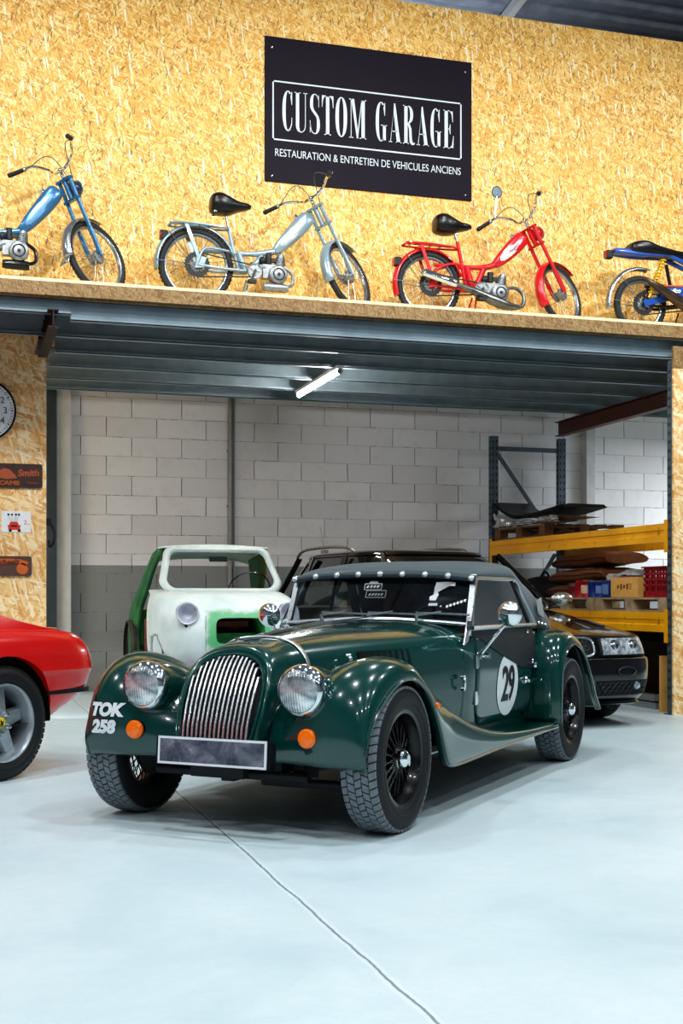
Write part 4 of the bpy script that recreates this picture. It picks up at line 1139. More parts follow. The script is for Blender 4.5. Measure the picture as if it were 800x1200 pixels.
m = MB(); m.add([(-.60,WV-.24,.6),(-.60,WV+.24,.6),(-.60,WV+.24,.86),(-.60,WV-.24,.86)],[(0,1,2,3)])
m.build('bay_bulkhead', MAT['black'], wc, smooth=False)
m = MB(); m.box((-.35,WV-.02,.775),(.3,.32,.05)); m.sphere((-.30,WV+.05,.745),.05,8,(1,1.5,.8)); m.build('bay_mechanism', mk('faded_red_parts', srgb(150,42,36), .5), wc)
m = MB(); m.box((-.16,WV,.65),(.06,.40,.10)); m.build('bay_crossmember', mk('green_crossmember', srgb(40,120,74), .5, nscale=14, namt=.25), wc, smooth=False)
for s_ in (1,-1):
    m = MB(); m.lathe([(.090,-.005),(.094,.010),(.088,.022),(.080,.020),(.072,-.02),(.04,-.07),(0,-.08)],(.052,WV+s_*.425,.868),(1,s_*.25,.10),32); m.build('headlight_bowl', mk('grey_lamp_bowl', srgb(205,208,220), .35, .2), wc)
m = MB(); m.tube([(.105-.0*z, WV-.285, z) for z in (.46,.55,.65,.75,.85)], .003, 4); m.tube([(.105, WV+.285, z) for z in (.46,.55,.65,.75,.85)], .003, 4)
m.build('panel_seam', mk('seam_grey', srgb(150,160,160), .7), ns)
# windscreen frame and roof skin
def rr_loop(w0, w1, x0, x1, z0, z1, n=12, rad=.08):
    pts = []
    for cx_, cz_, a0 in ((w1-rad, z1-rad, 0),(-(w1-rad), z1-rad, PI/2),(-(w0-rad), z0+rad, PI),(w0-rad, z0+rad, 3*PI/2)):
        for k in range(n+1):
            q = a0+PI/2*k/n; v = cx_+rad*math.cos(q); z = cz_+rad*math.sin(q); t_ = (z-z0)/(z1-z0)
            pts.append((x0+(x1-x0)*t_, WV+v, z))
    return pts
inn = rr_loop(.478,.432,-.62,-.86,1.080,1.402); outr = rr_loop(.548,.490,-.61,-.90,1.045,1.455, rad=.10)
m = MB(); mid = [(a[0]+.018, (a[1]+b[1])/2, (a[2]+b[2])/2) for a, b in zip(inn, outr)]
m.loft([inn, mid, outr], closed=False); m.add([inn[-1], inn[0], mid[0], mid[-1], outr[0], outr[-1]], [(0,1,2,3),(3,2,4,5)])
m.build('windscreen_frame', MAT['shell'], wc, ang=60, solid=.03)
rows = []
for x, w_, z, ed in crom([(-.885,.475,1.452,.0),(-.98,.495,1.475,.03),(-1.2,.505,1.485,.05),(-1.45,.495,1.455,.06),(-1.68,.47,1.38,.06)], 4):
    rows.append([(x, WV+w_*math.sin(PI/2*(k/10-1)), z-ed*(1-math.cos(PI/2*(k/10-1)))) for k in range(21)])
m = MB(); m.loft(rows); m.build('roof_skin', MAT['shell'], wc, ang=60, solid=.012)
for s_ in (1,-1):
    m = MB()
    a = crom([(-1.05,.495,1.44),(-1.28,.545,1.26),(-1.52,.57,1.06),(-1.74,.59,.90),(-1.84,.61,.70),(-1.82,.615,.44)], 5)
    b = crom([(-1.60,.48,1.37),(-1.75,.53,1.20),(-1.93,.585,1.02),(-2.06,.615,.88),(-2.16,.625,.68),(-2.15,.62,.44)], 5)
    c_ = [lerp(p, q, .5) for p, q in zip(a, b)]; c_ = [(x, v+.02, z) for x, v, z in c_]
    m.loft([[(x, WV+s_*v, z) for x, v, z in r] for r in (a, c_, b)]); m.build('rear_quarter', MAT['shell_green'], wc, ang=60, solid=.03)
    m = MB(); i_ = [(x+.05, v-.055, z) for x, v, z in a]
    m.loft([[(x, WV+s_*v, z) for x, v, z in r] for r in (a, i_)]); m.build('door_pillar', MAT['shell_green'] if s_ < 0 else MAT['rusty'], wc, ang=60, solid=.02)
    m = MB(); m.tube([(x-.01, WV+s_*(v+.004), z) for x, v, z in a], .008, 6); m.build('drip_rail', MAT['shell_green'], wc)
    m = MB(); m.bar((-.85,WV+s_*.575,.46),(-1.75,WV+s_*.60,.46),.07,.08); m.build('door_sill', MAT['shell_green'], wc, smooth=False)
    m = MB(); m.lathe([(.02,0),(.28,0),(.29,.03),(.28,.06),(.26,.06)],(-1.95,WV+s_*.60,.50),(0,s_,0),24); m.build('wheel_arch_lip', MAT['brown_dark'], wc)
m = MB(); m.box2((-2.0,WV-.58,.42),(-.9,WV+.58,.45)); m.box2((-2.02,WV-.56,.45),(-1.98,WV+.56,.88)); m.build('floor_tray', mk('green_floor', srgb(60,120,60), .6, nscale=8, namt=.3), wc, smooth=False)
m = MB(); m.box((-1.30,WV-.40,.66),(.10,.36,.30)); m.box((-1.18,WV-.40,.54),(.3,.36,.10)); m.build('inner_panel', mk('red_brown_trim', srgb(120,52,40), .6, nscale=12, namt=.3), wc, smooth=False, bevel=.02)
m = MB(); m.lathe([(.188,0),(.195,.008),(.202,0),(.195,-.008)], (-.93,WV+.31,1.06), (-.85,0,.52), 40, closed=True); m.bar((-.93,WV+.31,1.06),(-.6,WV+.31,.90),.03,.03)
for k in range(2): m.bar((-.93,WV+.31,1.06),(-.93-.0,WV+.31+(.19 if k else -.19),1.06),.018,.008)
m.build('steering_wheel', MAT['black_metal'], wc)
m = MB(); m.box((-.90,WV+.02,1.345),(.02,.16,.05)); m.build('rear_view_mirror', MAT['plastic'], wc, smooth=False, bevel=.006)
for x in (-.44,-1.95):
    for s_ in (1,-1):
        wh = bpy.data.objects.new('wheel', None); COL.objects.link(wh); wh.parent = wc; wh.location = (x, WV+s_*.50, .27); wh.rotation_euler = (0,0,0 if s_ > 0 else PI)
        m = MB(); m.lathe(crom([(.17,-.07),(.24,-.075),(.27,-.05),(.27,.05),(.24,.075),(.17,.07)],3), n=32); m.build('tyre', MAT['tyre'], wh)
        m = MB(); m.lathe([(0,.03),(.10,.05),(.15,.02),(.17,.06),(.172,.0)], n=32); m.build('steel_rim', MAT['silver'], wh)
# ------------------------------------------------------------------ mopeds on the mezzanine (x forward, y towards the wall)
MAT['moped_tyre'] = mk('moped_tyre_rubber', srgb(42,44,46), .7, nscale=90, namt=.15)
MAT['rim_steel'] = mk('dull_chromed_rim', srgb(176,180,182), .25, .85, nscale=30, namt=.12)
MAT['engine_alu'] = mk('cast_aluminium', srgb(150,154,156), .42, .7, nscale=40, namt=.2)
MAT['engine_dark'] = mk('oily_dark_casting', srgb(52,54,56), .5, .5, nscale=40, namt=.25)
MAT['saddle'] = mk('black_saddle_vinyl', srgb(16,16,18), .32, nscale=60, namt=.1)
MAT['rubber_grip'] = mk('black_grip_rubber', srgb(20,20,22), .7)
MAT['cable'] = mk('grey_cable', srgb(84,86,84), .5)
MAT['red_lens'] = mk('dark_red_lens', srgb(150,20,14), .15, 0, .8)

def moped(name, label, X0, P):
    root = thing(name, label, 'moped', (X0, P.get('y', 9.95), ZD), P.get('yaw', 0), 'mopeds on the mezzanine')
    paint, R = P['paint'], P.get('R', .305)
    hx, hz = P.get('H', (.99,.84)); fx, fz = P.get('F', (1.26,R)); rk = math.atan2(fx-hx, hz-fz)
    axis = Vector((-math.sin(rk), 0, math.cos(rk))); H = Vector((hx,0,hz)); dlt = math.radians(P.get('steer', 50))
    SM = Matrix.Translation(H) @ Matrix.Rotation(dlt, 4, axis) @ Matrix.Translation(-H)
    def obj(nm, mb, mt, par=root, steer=False, **k):
        if steer: mb.xf(SM)
        return mb.build(nm, mt, par, **k)
    def wheel(cx_, steer, nm, sprocket):
        cz_ = R; c = (cx_, 0, cz_)
        m = MB(); m.lathe([(R-.030+.026*math.cos(q), .026*math.sin(q)) for q in [2*PI*i/10 for i in range(10)]], c, (0,1,0), 56, closed=True)
        for k in range(56):
            a = 2*PI*k/56
            m.tube([(cx_+(R-.0045)*math.cos(a+.03*abs(j)), j*.016, cz_+(R-.0045)*math.sin(a+.03*abs(j))) for j in (-1,0,1)], .0035, 4)
        w_ = obj(nm, m, MAT['moped_tyre'], root, steer)
        m = MB(); m.lathe([(R-.055,-.013),(R-.064,-.012),(R-.070,0),(R-.064,.012),(R-.055,.013),(R-.050,.016),(R-.050,-.016)], c, (0,1,0), 48, closed=True); obj('rim', m, P.get('rim', MAT['rim_steel']), w_, steer)
        m = MB()
        for k in range(28):
            a = 2*PI*k/28; s_ = 1 if k % 2 else -1; b = a+s_*.9*(1 if k % 4 < 2 else -1)
            m.tube([(cx_+.030*math.cos(b), s_*.028, cz_+.030*math.sin(b)),(cx_+(R-.066)*math.cos(a), 0, cz_+(R-.066)*math.sin(a))], .0019, 4)
        obj('spokes', m, MAT['rim_steel'], w_, steer)
        m = MB(); m.lathe([(0,-.055),(.018,-.055),(.022,-.045),(.050,-.042),(.055,-.03),(.055,-.015),(.03,-.01),(.028,.02),(.045,.03),(.045,.042),(.018,.045),(.014,.06),(0,.06)], c, (0,1,0), 24); obj('hub', m, MAT['engine_alu'], w_, steer)
        if sprocket:
            m = MB(); m.lathe([(.062,-.060),(.098,-.060),(.098,-.055),(.062,-.055)], c, (0,1,0), 32, closed=True)
            for k in range(24): m.box((cx_+.100*math.cos(2*PI*k/24), -.0575, cz_+.100*math.sin(2*PI*k/24)), (.009,.004,.009))
            for k in range(5): m.bar((cx_+.04*math.cos(2*PI*k/5),-.0575,cz_+.04*math.sin(2*PI*k/5)),(cx_+.07*math.cos(2*PI*k/5),-.0575,cz_+.07*math.sin(2*PI*k/5)),.012,.004)
            obj('sprocket', m, MAT['engine_dark'], w_)
        return w_
    wheel(0, False, 'rear_wheel', True); wheel(fx, True, 'front_wheel', False)
    # mudguards
    def guard(cx_, a0, a1, rad, nm, mt, steer, wd=.042):
        rows = []
        for k in range(29):
            a = a0+(a1-a0)*k/28
            rows.append([(cx_+(rad-(.028*(abs(j)/3)**2))*math.cos(a), wd*j/3, R+(rad-(.028*(abs(j)/3)**2))*math.sin(a)) for j in (-3,-2,-1,0,1,2,3)])
        m = MB(); m.loft(rows); return obj(nm, m, mt, root, steer, solid=.003, ang=60)
    guard(0, math.radians(P.get('g0', 188)), math.radians(P.get('g1', 18)), R+P.get('gr', .030), 'rear_mudguard', P.get('guard', paint), False, P.get('gw', .045))
    fgd = guard(fx, math.radians(P.get('f0', 205)), math.radians(P.get('f1', 62)), R+.024, 'front_mudguard', P.get('fguard', paint), True, .050)
    if P.get('flap'):
        m = MB(); a = math.radians(P.get('f0', 205)); rr = R+.024
        m.add([(fx+rr*math.cos(a),-.045,R+rr*math.sin(a)),(fx+rr*math.cos(a),.045,R+rr*math.sin(a)),(fx+rr*math.cos(a)-.03,.05,R+rr*math.sin(a)-.07),(fx+rr*math.cos(a)-.03,-.05,R+rr*math.sin(a)-.07)],[(0,1,2,3)])
        obj('mud_flap', m, P['fguard'], fgd, True, solid=.003)
    m = MB()
    for s_ in (-1,1): m.tube([(-R-.03,s_*.045,R+.02),(-.02,s_*.060,R)],.0035,5); m.tube([(-.22,s_*.045,R+.25),(-.01,s_*.060,R)],.0035,5)
    obj('guard_stays', m, MAT['rim_steel'])
    # frame
    m = MB()
    bx, bz = P.get('B', (.42,.28))                  # bottom bracket
    tx, tz = P.get('T', (.64,.46))                  # where the tank meets the low beam
    for s_ in (-1,1):
        m.tube(crom([(0,s_*.058,R),(.18,s_*.055,R-.015),(bx,s_*.035,bz)],4),.013,8)
        m.tube(crom([(0,s_*.058,R),(.06,s_*.056,R+.13),(.20,s_*.04,tz-.02),(.32,0,tz-.03)],4),.012,8)
    m.tube(crom([(.05,0,tz-.03),(.30,0,tz-.03),(.50,0,tz-.02),(tx,0,tz+.01)],4),[.016]*4+[.02]*4+[.026]*5,10)
    m.tube([(tx-.02,0,tz),(hx-.075,0,hz-.05)],.024,10)
    m.tube([(.34,0,bz+.02),(.30,0,tz),(.262,0,tz+.18)],.016,10)
    m.tube([(.40,0,bz),(.34,0,tz-.02)],.03,10); m.tube([(bx,0,bz),(tx-.10,0,tz-.04)],.026,10)
    m.cyl(H+axis*.03, H-axis*.13, .021)
    m.add([(-.02,-.064,R-.03),(.05,-.064,R-.02),(.075,-.064,R+.06),(.0,-.064,R+.07),(-.02,.064,R-.03),(.05,.064,R-.02),(.075,.064,R+.06),(.0,.064,R+.07)],[(0,1,2,3),(7,6,5,4)])
    obj('frame', m, P.get('frame', paint), ang=50)
    # slim tank on the down tube
    d = Vector((hx-.055-tx, 0, hz-.06-tz)); L = d.length; d.normalize(); nrm = Vector((-d.z, 0, d.x))
    rows = []
    for u, w_, up, dn in crom([(.0,.014,.020,.015),(.04,.030,.034,.030),(.22,.046,.052,.052),(.5,.056,.064,.066),(.78,.060,.072,.070),(.94,.052,.066,.060),(1.0,.030,.045,.04)], 4):
        c = Vector((tx,0,tz))+d*L*u; r = []
        for k in range(20):
            q = 2*PI*k/20; cq, sq = math.cos(q), math.sin(q)
            r.append(c+V(0,1,0)*w_*math.copysign(abs(cq)**.7, cq)+nrm*(up if sq > 0 else dn)*math.copysign(abs(sq)**.7, sq))
        rows.append(r)
    m = MB(); m.loft(rows, closed=True, cap0=True, cap1=True); tk = obj('fuel_tank', m, P.get('tank', paint), ang=50)
    if P.get('panel'):
        rows = []
        for k in range(13):
            u = .16+.70*k/12; h = .036*math.sin(PI*min(1,(.03+k/12*.94)))**.4; c = Vector((tx,0,tz))+d*L*u
            w_ = interp([(.0,.014),(.04,.030),(.22,.046),(.5,.056),(.78,.060),(.94,.052)], u)
            rows.append([c+V(0,-1,0)*(w_*(1-.10*abs(j)/2)+.003)+nrm*h*j/2 for j in (-2,-1,0,1,2)])
        m = MB(); m.loft(rows); pn = obj('tank_panel', m, P['panel'], tk)
        if P.get('script'):
            m = MB(); text_mesh(P['script'], .034, m, Vector((tx,0,tz))+d*L*.56+V(0,-.064,0)+nrm*-.002, d, nrm, .002, shear=.3); obj('tank_script', m, P.get('script_mat', MAT['red_lens']), tk, smooth=False)
    m = MB(); c = Vector((tx,0,tz))+d*L*.80+nrm*.07; m.cyl(c, c+nrm*.022, .020); obj('fuel_cap', m, MAT['chrome'], tk)
    # fork, lamp, bars: all turned with the steering
    m = MB()
    fo = Vector((math.cos(rk), 0, math.sin(rk)))
    for s_ in (-1,1):
        m.tube([H+axis*.02+V(0,s_*.056,0), Vector((fx,s_*.062,fz))+axis*.12, Vector((fx,s_*.060,fz))], [.0165,.0165,.014], 8)
        m.tube([Vector((fx,s_*.060,fz))+axis*.22, Vector((fx,s_*.060,fz))+axis*.03], .020, 8)
    m.bar(H+axis*.02+V(0,-.075,0), H+axis*.02+V(0,.075,0), .05, .02, axis); m.bar(H-axis*.14+V(0,-.075,0), H-axis*.14+V(0,.075,0), .05, .02, axis)
    obj('fork', m, P.get('fork', paint), root, True)
    if P.get('lamp', True):
        c = H+fo*.085-axis*.05; mt = P.get('lamp_mat', paint)
        m = MB(); m.lathe([(0,-.085),(.03,-.08),(.055,-.05),(.062,0),(.060,.02)], c, fo, 24); lp = obj('headlamp', m, mt, root, True)
        m = MB(); m.lathe([(.062,.015),(.064,.024),(.058,.030),(.03,.038),(0,.040)], c, fo, 24); obj('lamp_lens', m, MAT['lens'], lp, True)
    m = MB(); C = H+axis*.10; rise = P.get('rise', .13); wd = P.get('bar', .33); back = P.get('back', .15)
    m.cyl(H, C+axis*.01, .014); m.sphere(C, .022, 6)
    path = []
    half = [C, C+V(0,.06,0)+axis*.0, C+V(0,.13,0)+axis*rise*.45+fo*.03, C+V(0,wd*.66,0)+axis*rise-fo*.02, C+V(0,wd*.85,0)+axis*rise*.98-fo*back*.6, C+V(0,wd,0)+axis*rise*.9-fo*back*1.15]
    hp = [Vector(p) for p in crom([tuple(p) for p in half], 5)]
    lf = [Vector((p.x,-p.y,p.z)) for p in reversed(hp[1:])]
    m.tube(lf+hp, .011, 8); hb = obj('handlebar', m, MAT['chrome'], root, True)
    for s_ in (-1,1):
        e = Vector((hp[-1].x, s_*hp[-1].y, hp[-1].z)); e0 = Vector((hp[-6].x, s_*hp[-6].y, hp[-6].z)); dr = (e-e0).normalized()
        m = MB(); m.lathe([(.010,-.10),(.018,-.10),(.016,-.09),(.017,-.02),(.019,.01),(.016,.022),(0,.024)], e, dr, 14); obj('grip', m, P.get('grip', MAT['rubber_grip']), hb, True)
        m = MB(); s0 = e-dr*.12; m.sphere(s0, .020, 6); m.tube(crom([tuple(s0), tuple(s0+fo*.05+dr*.03+axis*.01), tuple(s0+fo*.055+dr*.10), tuple(s0+fo*.05+dr*.17)],4), [.006]*12+[.005], 6); obj('brake_lever', m, MAT['rim_steel'], hb, True)
        m = MB(); m.tube(crom([tuple(s0+fo*.02), tuple(C+V(0,s_*.10,0)+axis*.16+fo*.05), tuple(H+V(0,s_*.03,0)+fo*.08+axis*.08), tuple(H-axis*.10+fo*.03+V(0,s_*.03,0)), tuple(H-axis*.14-fo*.03)],6), .0038, 5); obj('cable', m, MAT['cable'], hb, True)
    if P.get('mirror'):
        q0 = Vector((hp[-10].x, hp[-10].y, hp[-10].z)); q0 = SM @ q0; b2 = q0+V(.015,0,.20)
        m = MB(); m.tube([q0, q0+V(0,0,.06), b2], .0038, 6); ms = obj('mirror_stalk', m, MAT['chrome'], hb)
        m = MB(); m.lathe([(0,.016),(.03,.013),(.050,.002),(.052,-.004),(0,-.004)], b2+V(0,0,.03), (-.1,1,.1), 24); obj('mirror_head', m, MAT['saddle'], ms)
        m = MB(); m.lathe([(0,-.007),(.045,-.007),(.045,-.005)], b2+V(0,0,.03), (-.1,1,.1), 24); obj('mirror_glass', m, mk('mirror_face', srgb(140,156,168), .2, .3), ms)
    # saddle
    if P.get('seat') == 'bench':
        rows = []
        for x, w_, zt, zb in crom([(-.13,.05,.74,.71),(-.10,.09,.80,.70),(.02,.11,.825,.70),(.14,.105,.79,.70),(.30,.085,.765,.69),(.44,.06,.755,.69),(.47,.03,.735,.70)], 4):
            rows.append([(x, w_*math.copysign(abs(math.cos(q))**.6, math.cos(q)), (zt+zb)/2+(zt-zb)/2*math.copysign(abs(math.sin(q))**.6, math.sin(q))) for q in [2*PI*i/20 for i in range(20)]])
    else:
        sx_, sz = P.get('S', (.10,.745)); rows = []
        for x, w_, zt, zb in crom([(0,.03,.06,.02),(.015,.085,.125,-.01),(.08,.108,.145,-.025),(.16,.098,.115,-.02),(.23,.068,.088,.008),(.30,.048,.080,.028),(.335,.024,.068,.042)], 4):
            rows.append([(sx_+x, w_*math.copysign(abs(math.cos(q))**.7, math.cos(q)), sz+(zt+zb)/2+(zt-zb)/2*math.copysign(abs(math.sin(q))**.7, math.sin(q))) for q in [2*PI*i/20 for i in range(20)]])
    m = MB(); m.loft(rows, closed=True, cap0=True, cap1=True); sd = obj('saddle', m, MAT['saddle'], ang=50)
    if P.get('seat') != 'bench':
        m = MB(); m.tube([(.262,0,tz+.18),(.235,0,sz+.0)],.012,10); m.box((.235,0,sz+.0),(.05,.04,.03))
        for s_ in (-1,1): m.lathe([(.018,0),(.018,.05)],(.15,s_*.045,sz-.02),(0,0,1),10)
        obj('saddle_post', m, MAT['rim_steel'], sd)
    # luggage carrier
    if P.get('carrier', True):
        cz_ = P.get('cz', .625); m = MB()
        for s_ in (-1,1):
            m.tube(crom([(-.20,s_*.02,cz_+.005),(-.20,s_*.065,cz_),(.0,s_*.07,cz_),(.22,s_*.04,cz_-.005),(.27,0,cz_-.01)],4),.009,8); m.bar((-.09,s_*.066,cz_),(.01,s_*.062,R+.06),.028,.010,(0,1,0))
        for k in range(4): m.bar((-.16+.09*k,-.065,cz_),(-.16+.09*k,.065,cz_),.012,.008)
        m.bar((-.20,0,cz_+.01),(.22,0,cz_+.01),.05,.010)
        obj('carrier', m, P.get('carrier_mat', paint))
    m = MB(); tlx, tlz = P.get('tail', (-.325,.50)); m.box((tlx,0,tlz),(.06,.06,.075)); tl_ = obj('tail_lamp', m, MAT['plastic'], smooth=False, bevel=.01)
    m = MB(); m.box((tlx-.033,0,tlz),(.012,.055,.065)); obj('tail_lens', m, MAT['red_lens'], tl_, smooth=False, bevel=.004)
    # engine
    ex, ez = P.get('E', (.66,.27))
    m = MB(); m.lathe([(0,-.085),(.06,-.085),(.074,-.076),(.077,-.04),(.06,-.03),(.06,.05),(0,.05)],(ex,0,ez),(0,1,0),28); m.box((ex-.06,0,ez+.03),(.12,.07,.11)); m.tube([(ex-.10,0,ez+.06),(bx+.02,0,bz+.02)],.04,8); en = obj('engine', m, MAT['engine_alu'])
    m = MB(); m.lathe([(0,-.092),(.012,-.092),(.014,-.086)],(ex,0,ez),(0,1,0),12); m.lathe([(.040,-.088),(.046,-.090),(.050,-.086)],(ex,0,ez),(0,1,0),28); obj('flywheel_cover', m, MAT['engine_dark'], en)
    m = MB(); c0 = Vector((ex+.02,0,ez+.06)); cd = Vector((P.get('cyl', .15),0,1)).normalized()
    for k in range(8): m.lathe([(.0,0),(.052-.002*k,0),(.052-.002*k,.006),(0,.006)], c0+cd*(.012*k), cd, 20)
    m.cyl(c0, c0+cd*.11, .032); m.cyl(c0+cd*.11, c0+cd*.14, .012); obj('cylinder', m, P.get('cyl_mat', MAT['engine_alu']), en)
    m = MB(); q = c0+V(-.09,-.01,.035); m.cyl(q, q+V(0,0,.085), .026); m.box(q+V(.03,0,.03),(.06,.03,.03)); m.sphere(q+V(-.05,0,.02), .036, 7); obj('carburettor', m, MAT['engine_dark'], en)
    m = MB(); m.lathe([(0,-.066),(.055,-.066),(.062,-.060),(.062,-.054),(0,-.054)],(bx+.045,0,bz),(0,1,0),28); m.lathe([(.05,-.070),(.058,-.072),(.062,-.068)],(bx+.045,0,bz),(0,1,0),28)
    for k in range(5): m.bar((bx+.045,-.069,bz),(bx+.045+.052*math.cos(2*PI*k/5),-.069,bz+.052*math.sin(2*PI*k/5)),.012,.006,(0,1,0))
    pl = obj('pulley', m, MAT['engine_alu'])
    m = MB()
    for s_, dx, dz in ((-1,-.05,-.13),(1,.05,.13)):
        m.bar((bx+.045,s_*.085,bz),(bx+.045+dx*.8,s_*.095,bz+dz*.8),.018,.012,(0,1,0)); m.box((bx+.045+dx*.8,s_*.135,bz+dz*.8),(.065,.07,.022))
    m.cyl((bx+.045,-.09,bz),(bx+.045,.09,bz),.01); obj('pedals', m, MAT['engine_dark'])
    m = MB(); m.tube([(0,-.0575,R+.098),(bx+.045,-.0575,bz+.045)],.0055,6); m.tube([(0,-.0575,R-.098),(bx+.045,-.0575,bz-.045)],.0055,6); obj('chain', m, MAT['engine_dark'])
    if P.get('exhaust', 'pot') == 'pot':
        m = MB(); m.tube(crom([(ex+.04,-.02,ez+.08),(ex+.12,-.03,ez+.02),(ex+.12,-.035,ez-.07),(ex+.03,-.04,ez-.095)],5),.014,8); m.lathe([(0,0),(.032,.004),(.036,.03),(.036,.17),(.030,.20),(0,.205)],(ex+.08,-.045,ez-.105),(-1,0,.02),20); obj('exhaust', m, P.get('ex_mat', MAT['engine_dark']))
    elif P['exhaust'] == 'race':
        pth = crom([(ex+.06,-.03,ez+.05),(ex+.16,-.045,ez+.05),(ex+.22,-.06,ez-.02),(ex+.19,-.075,ez-.105),(ex+.08,-.09,ez-.115),(ex-.05,-.095,ez-.085),(ex-.25,-.10,ez-.015),(ex-.42,-.105,ez+.035)],5)
        rad = [interp([(0,.014),(12,.017),(17,.022),(22,.042),(26,.046),(31,.03),(35,.016)], i) for i in range(len(pth))]
        m = MB(); m.tube(pth, rad, 14); exh = obj('expansion_exhaust', m, mk('blued_steel_exhaust', srgb(120,124,122), .3, .85, nscale=12, namt=.3))
        m = MB(); a, b = Vector(pth[-1]), Vector(pth[-1])+V(-.30,-.01,.075); dd = b-a; m.lathe([(.014,-.01),(.030,.0),(.034,.02),(.034,dd.length-.02),(.028,dd.length),(.012,dd.length+.01)], a, dd, 18); obj('silencer', m, MAT['chrome'], exh)
    elif P['exhaust'] == 'cone':
        pth = crom([(ex+.06,-.03,ez+.06),(ex+.2,-.06,ez+.0),(ex+.05,-.11,ez-.06),(ex-.15,-.13,ez-.045),(ex-.32,-.135,ez+.03),(ex-.55,-.14,ez+.15),(ex-.66,-.14,ez+.21)],5)
        rad = [interp([(0,.014),(10,.02),(15,.045),(19,.052),(24,.036),(28,.018),(30,.014)], i) for i in range(len(pth))]
        m = MB(); m.tube(pth, rad, 14); obj('cone_exhaust', m, mk('brown_blued_exhaust', srgb(98,82,70), .3, .8, nscale=10, namt=.3))
    m = MB()
    for s_ in (-1,1): m.tube([(bx+.0,s_*.05,bz-.05),(bx-.05,s_*.10,.012),(bx-.10,s_*.12,.008)],.008,6)
    obj('centre_stand', m, P.get('frame', paint))
    if P.get('shock'):
        m = MB()
        a, b = Vector((.06,-.075,R+.09)), Vector((.19,-.075,.66)); m.cyl(a-(b-a)*.12, b, .012)
        pts = [tuple(a.lerp(b, t/90)+V(0,1,0)*.022*math.cos(t*.75)+(b-a).normalized().cross(V(0,1,0))*.022*math.sin(t*.75)) for t in range(91)]
        m.tube(pts, .006, 5); obj('shock_spring', m, MAT['spring'])
        m = MB(); m.tube([(-.26,-.05,.71),(-.05,-.06,.70),(.25,-.06,.71),(.55,-.05,.60)],.022,8); m.tube([(-.26,.05,.71),(-.05,.06,.70),(.25,.06,.71),(.55,.05,.60)],.022,8); m.box((-.10,0,.715),(.36,.13,.04)); tf = obj('tail_frame', m, paint, bevel=.008)
        m = MB(); m.bar((0,-.062,R+.0),(.45,-.07,R+.13),.02,.06,(0,0,1)); m.bar((.18,-.074,R+.11),(.55,-.078,R+.14),.012,.085,(0,0,1)); sa = obj('side_panel', m, paint, smooth=False, bevel=.006)
        m = MB(); text_mesh(P['side_text'], .055, m, (.29,-.092,R+.125), (1,0,.08), (0,0,1), .002, shear=.3, bold=.002); obj('side_lettering', m, MAT['white_paint'], sa, smooth=False)
        m = MB(); m.bar((.18,-.081,R+.165),(.60,-.085,R+.19),.010,.012); obj('pin_stripe', m, mk('orange_stripe', srgb(226,96,40), .4), sa, smooth=False)
    return root

GREYP = mk('silver_grey_moped_paint', srgb(150,170,180), .32, .35, .5, 8, .1)
REDP = mk('red_moped_paint', srgb(206,20,32), .28, 0, .7, 6, .05)
BLUEP = mk('blue_metallic_moped_paint', srgb(62,118,162), .28, .35, .7, 6, .08)
BLUE2 = mk('royal_blue_moped_paint', srgb(38,86,172), .32, 0, .6, 6, .06)
MAT['spring'] = mk('yellow_spring', srgb(238,190,20), .35, 0, .4)
moped('moped', 'silver grey moped with luggage carrier and saddle, front wheel turned to the wall', 1.813, dict(paint=GREYP, steer=42, tail=(-.255,.53), S=(.11,.755), carrier_mat=GREYP, panel=mk('pale_tank_panel', srgb(196,204,204), .35, .2), grip=MAT['rubber_grip'], B=(.42,.285), lamp=False, rise=.07, ex_mat=MAT['engine_alu']))
moped('moped', 'bright red moped with round mirror and long metal exhaust', 3.785, dict(paint=REDP, R=.29, H=(.93,.83), F=(1.22,.29), T=(.60,.50), steer=30, S=(.05,.755), mirror=True, exhaust='race', g0=200, f0=212, f1=48, panel=MAT['white_paint'], script='Peugeot', rim=MAT['rim_steel'], tail=(-.275,.47), E=(.63,.26), cyl=.3, cyl_mat=MAT['engine_alu']))
moped('moped', 'metallic blue moped with chrome front mudguard at the left edge of the mezzanine', -.245, dict(paint=BLUEP, H=(1.04,.87), F=(1.275,.305), T=(.70,.455), steer=40, S=(.10,.74), fguard=MAT['rim_steel'], guard=MAT['rim_steel'], flap=True, f0=196, f1=75, panel=mk('pale_blue_tank_stripe', srgb(120,168,206), .3, .2), lamp_mat=mk('dark_blue_lamp_shell', srgb(30,56,84), .3, 0, .6), ex_mat=MAT['black_metal'], E=(.69,.30)))
moped('moped', 'royal blue sports moped with yellow spring and black bench saddle at the right edge', 5.79, dict(paint=BLUE2, R=.262, gr=.075, seat='bench', carrier=False, shock=True, side_text='wilco', exhaust='cone', frame=MAT['black_metal'], guard=MAT['rim_steel'], g0=190, g1=75, fguard=BLUE2, tail=(-.31,.685), steer=30, mirror=False, E=(.62,.26), gw=.04, rim=MAT['rim_steel']))
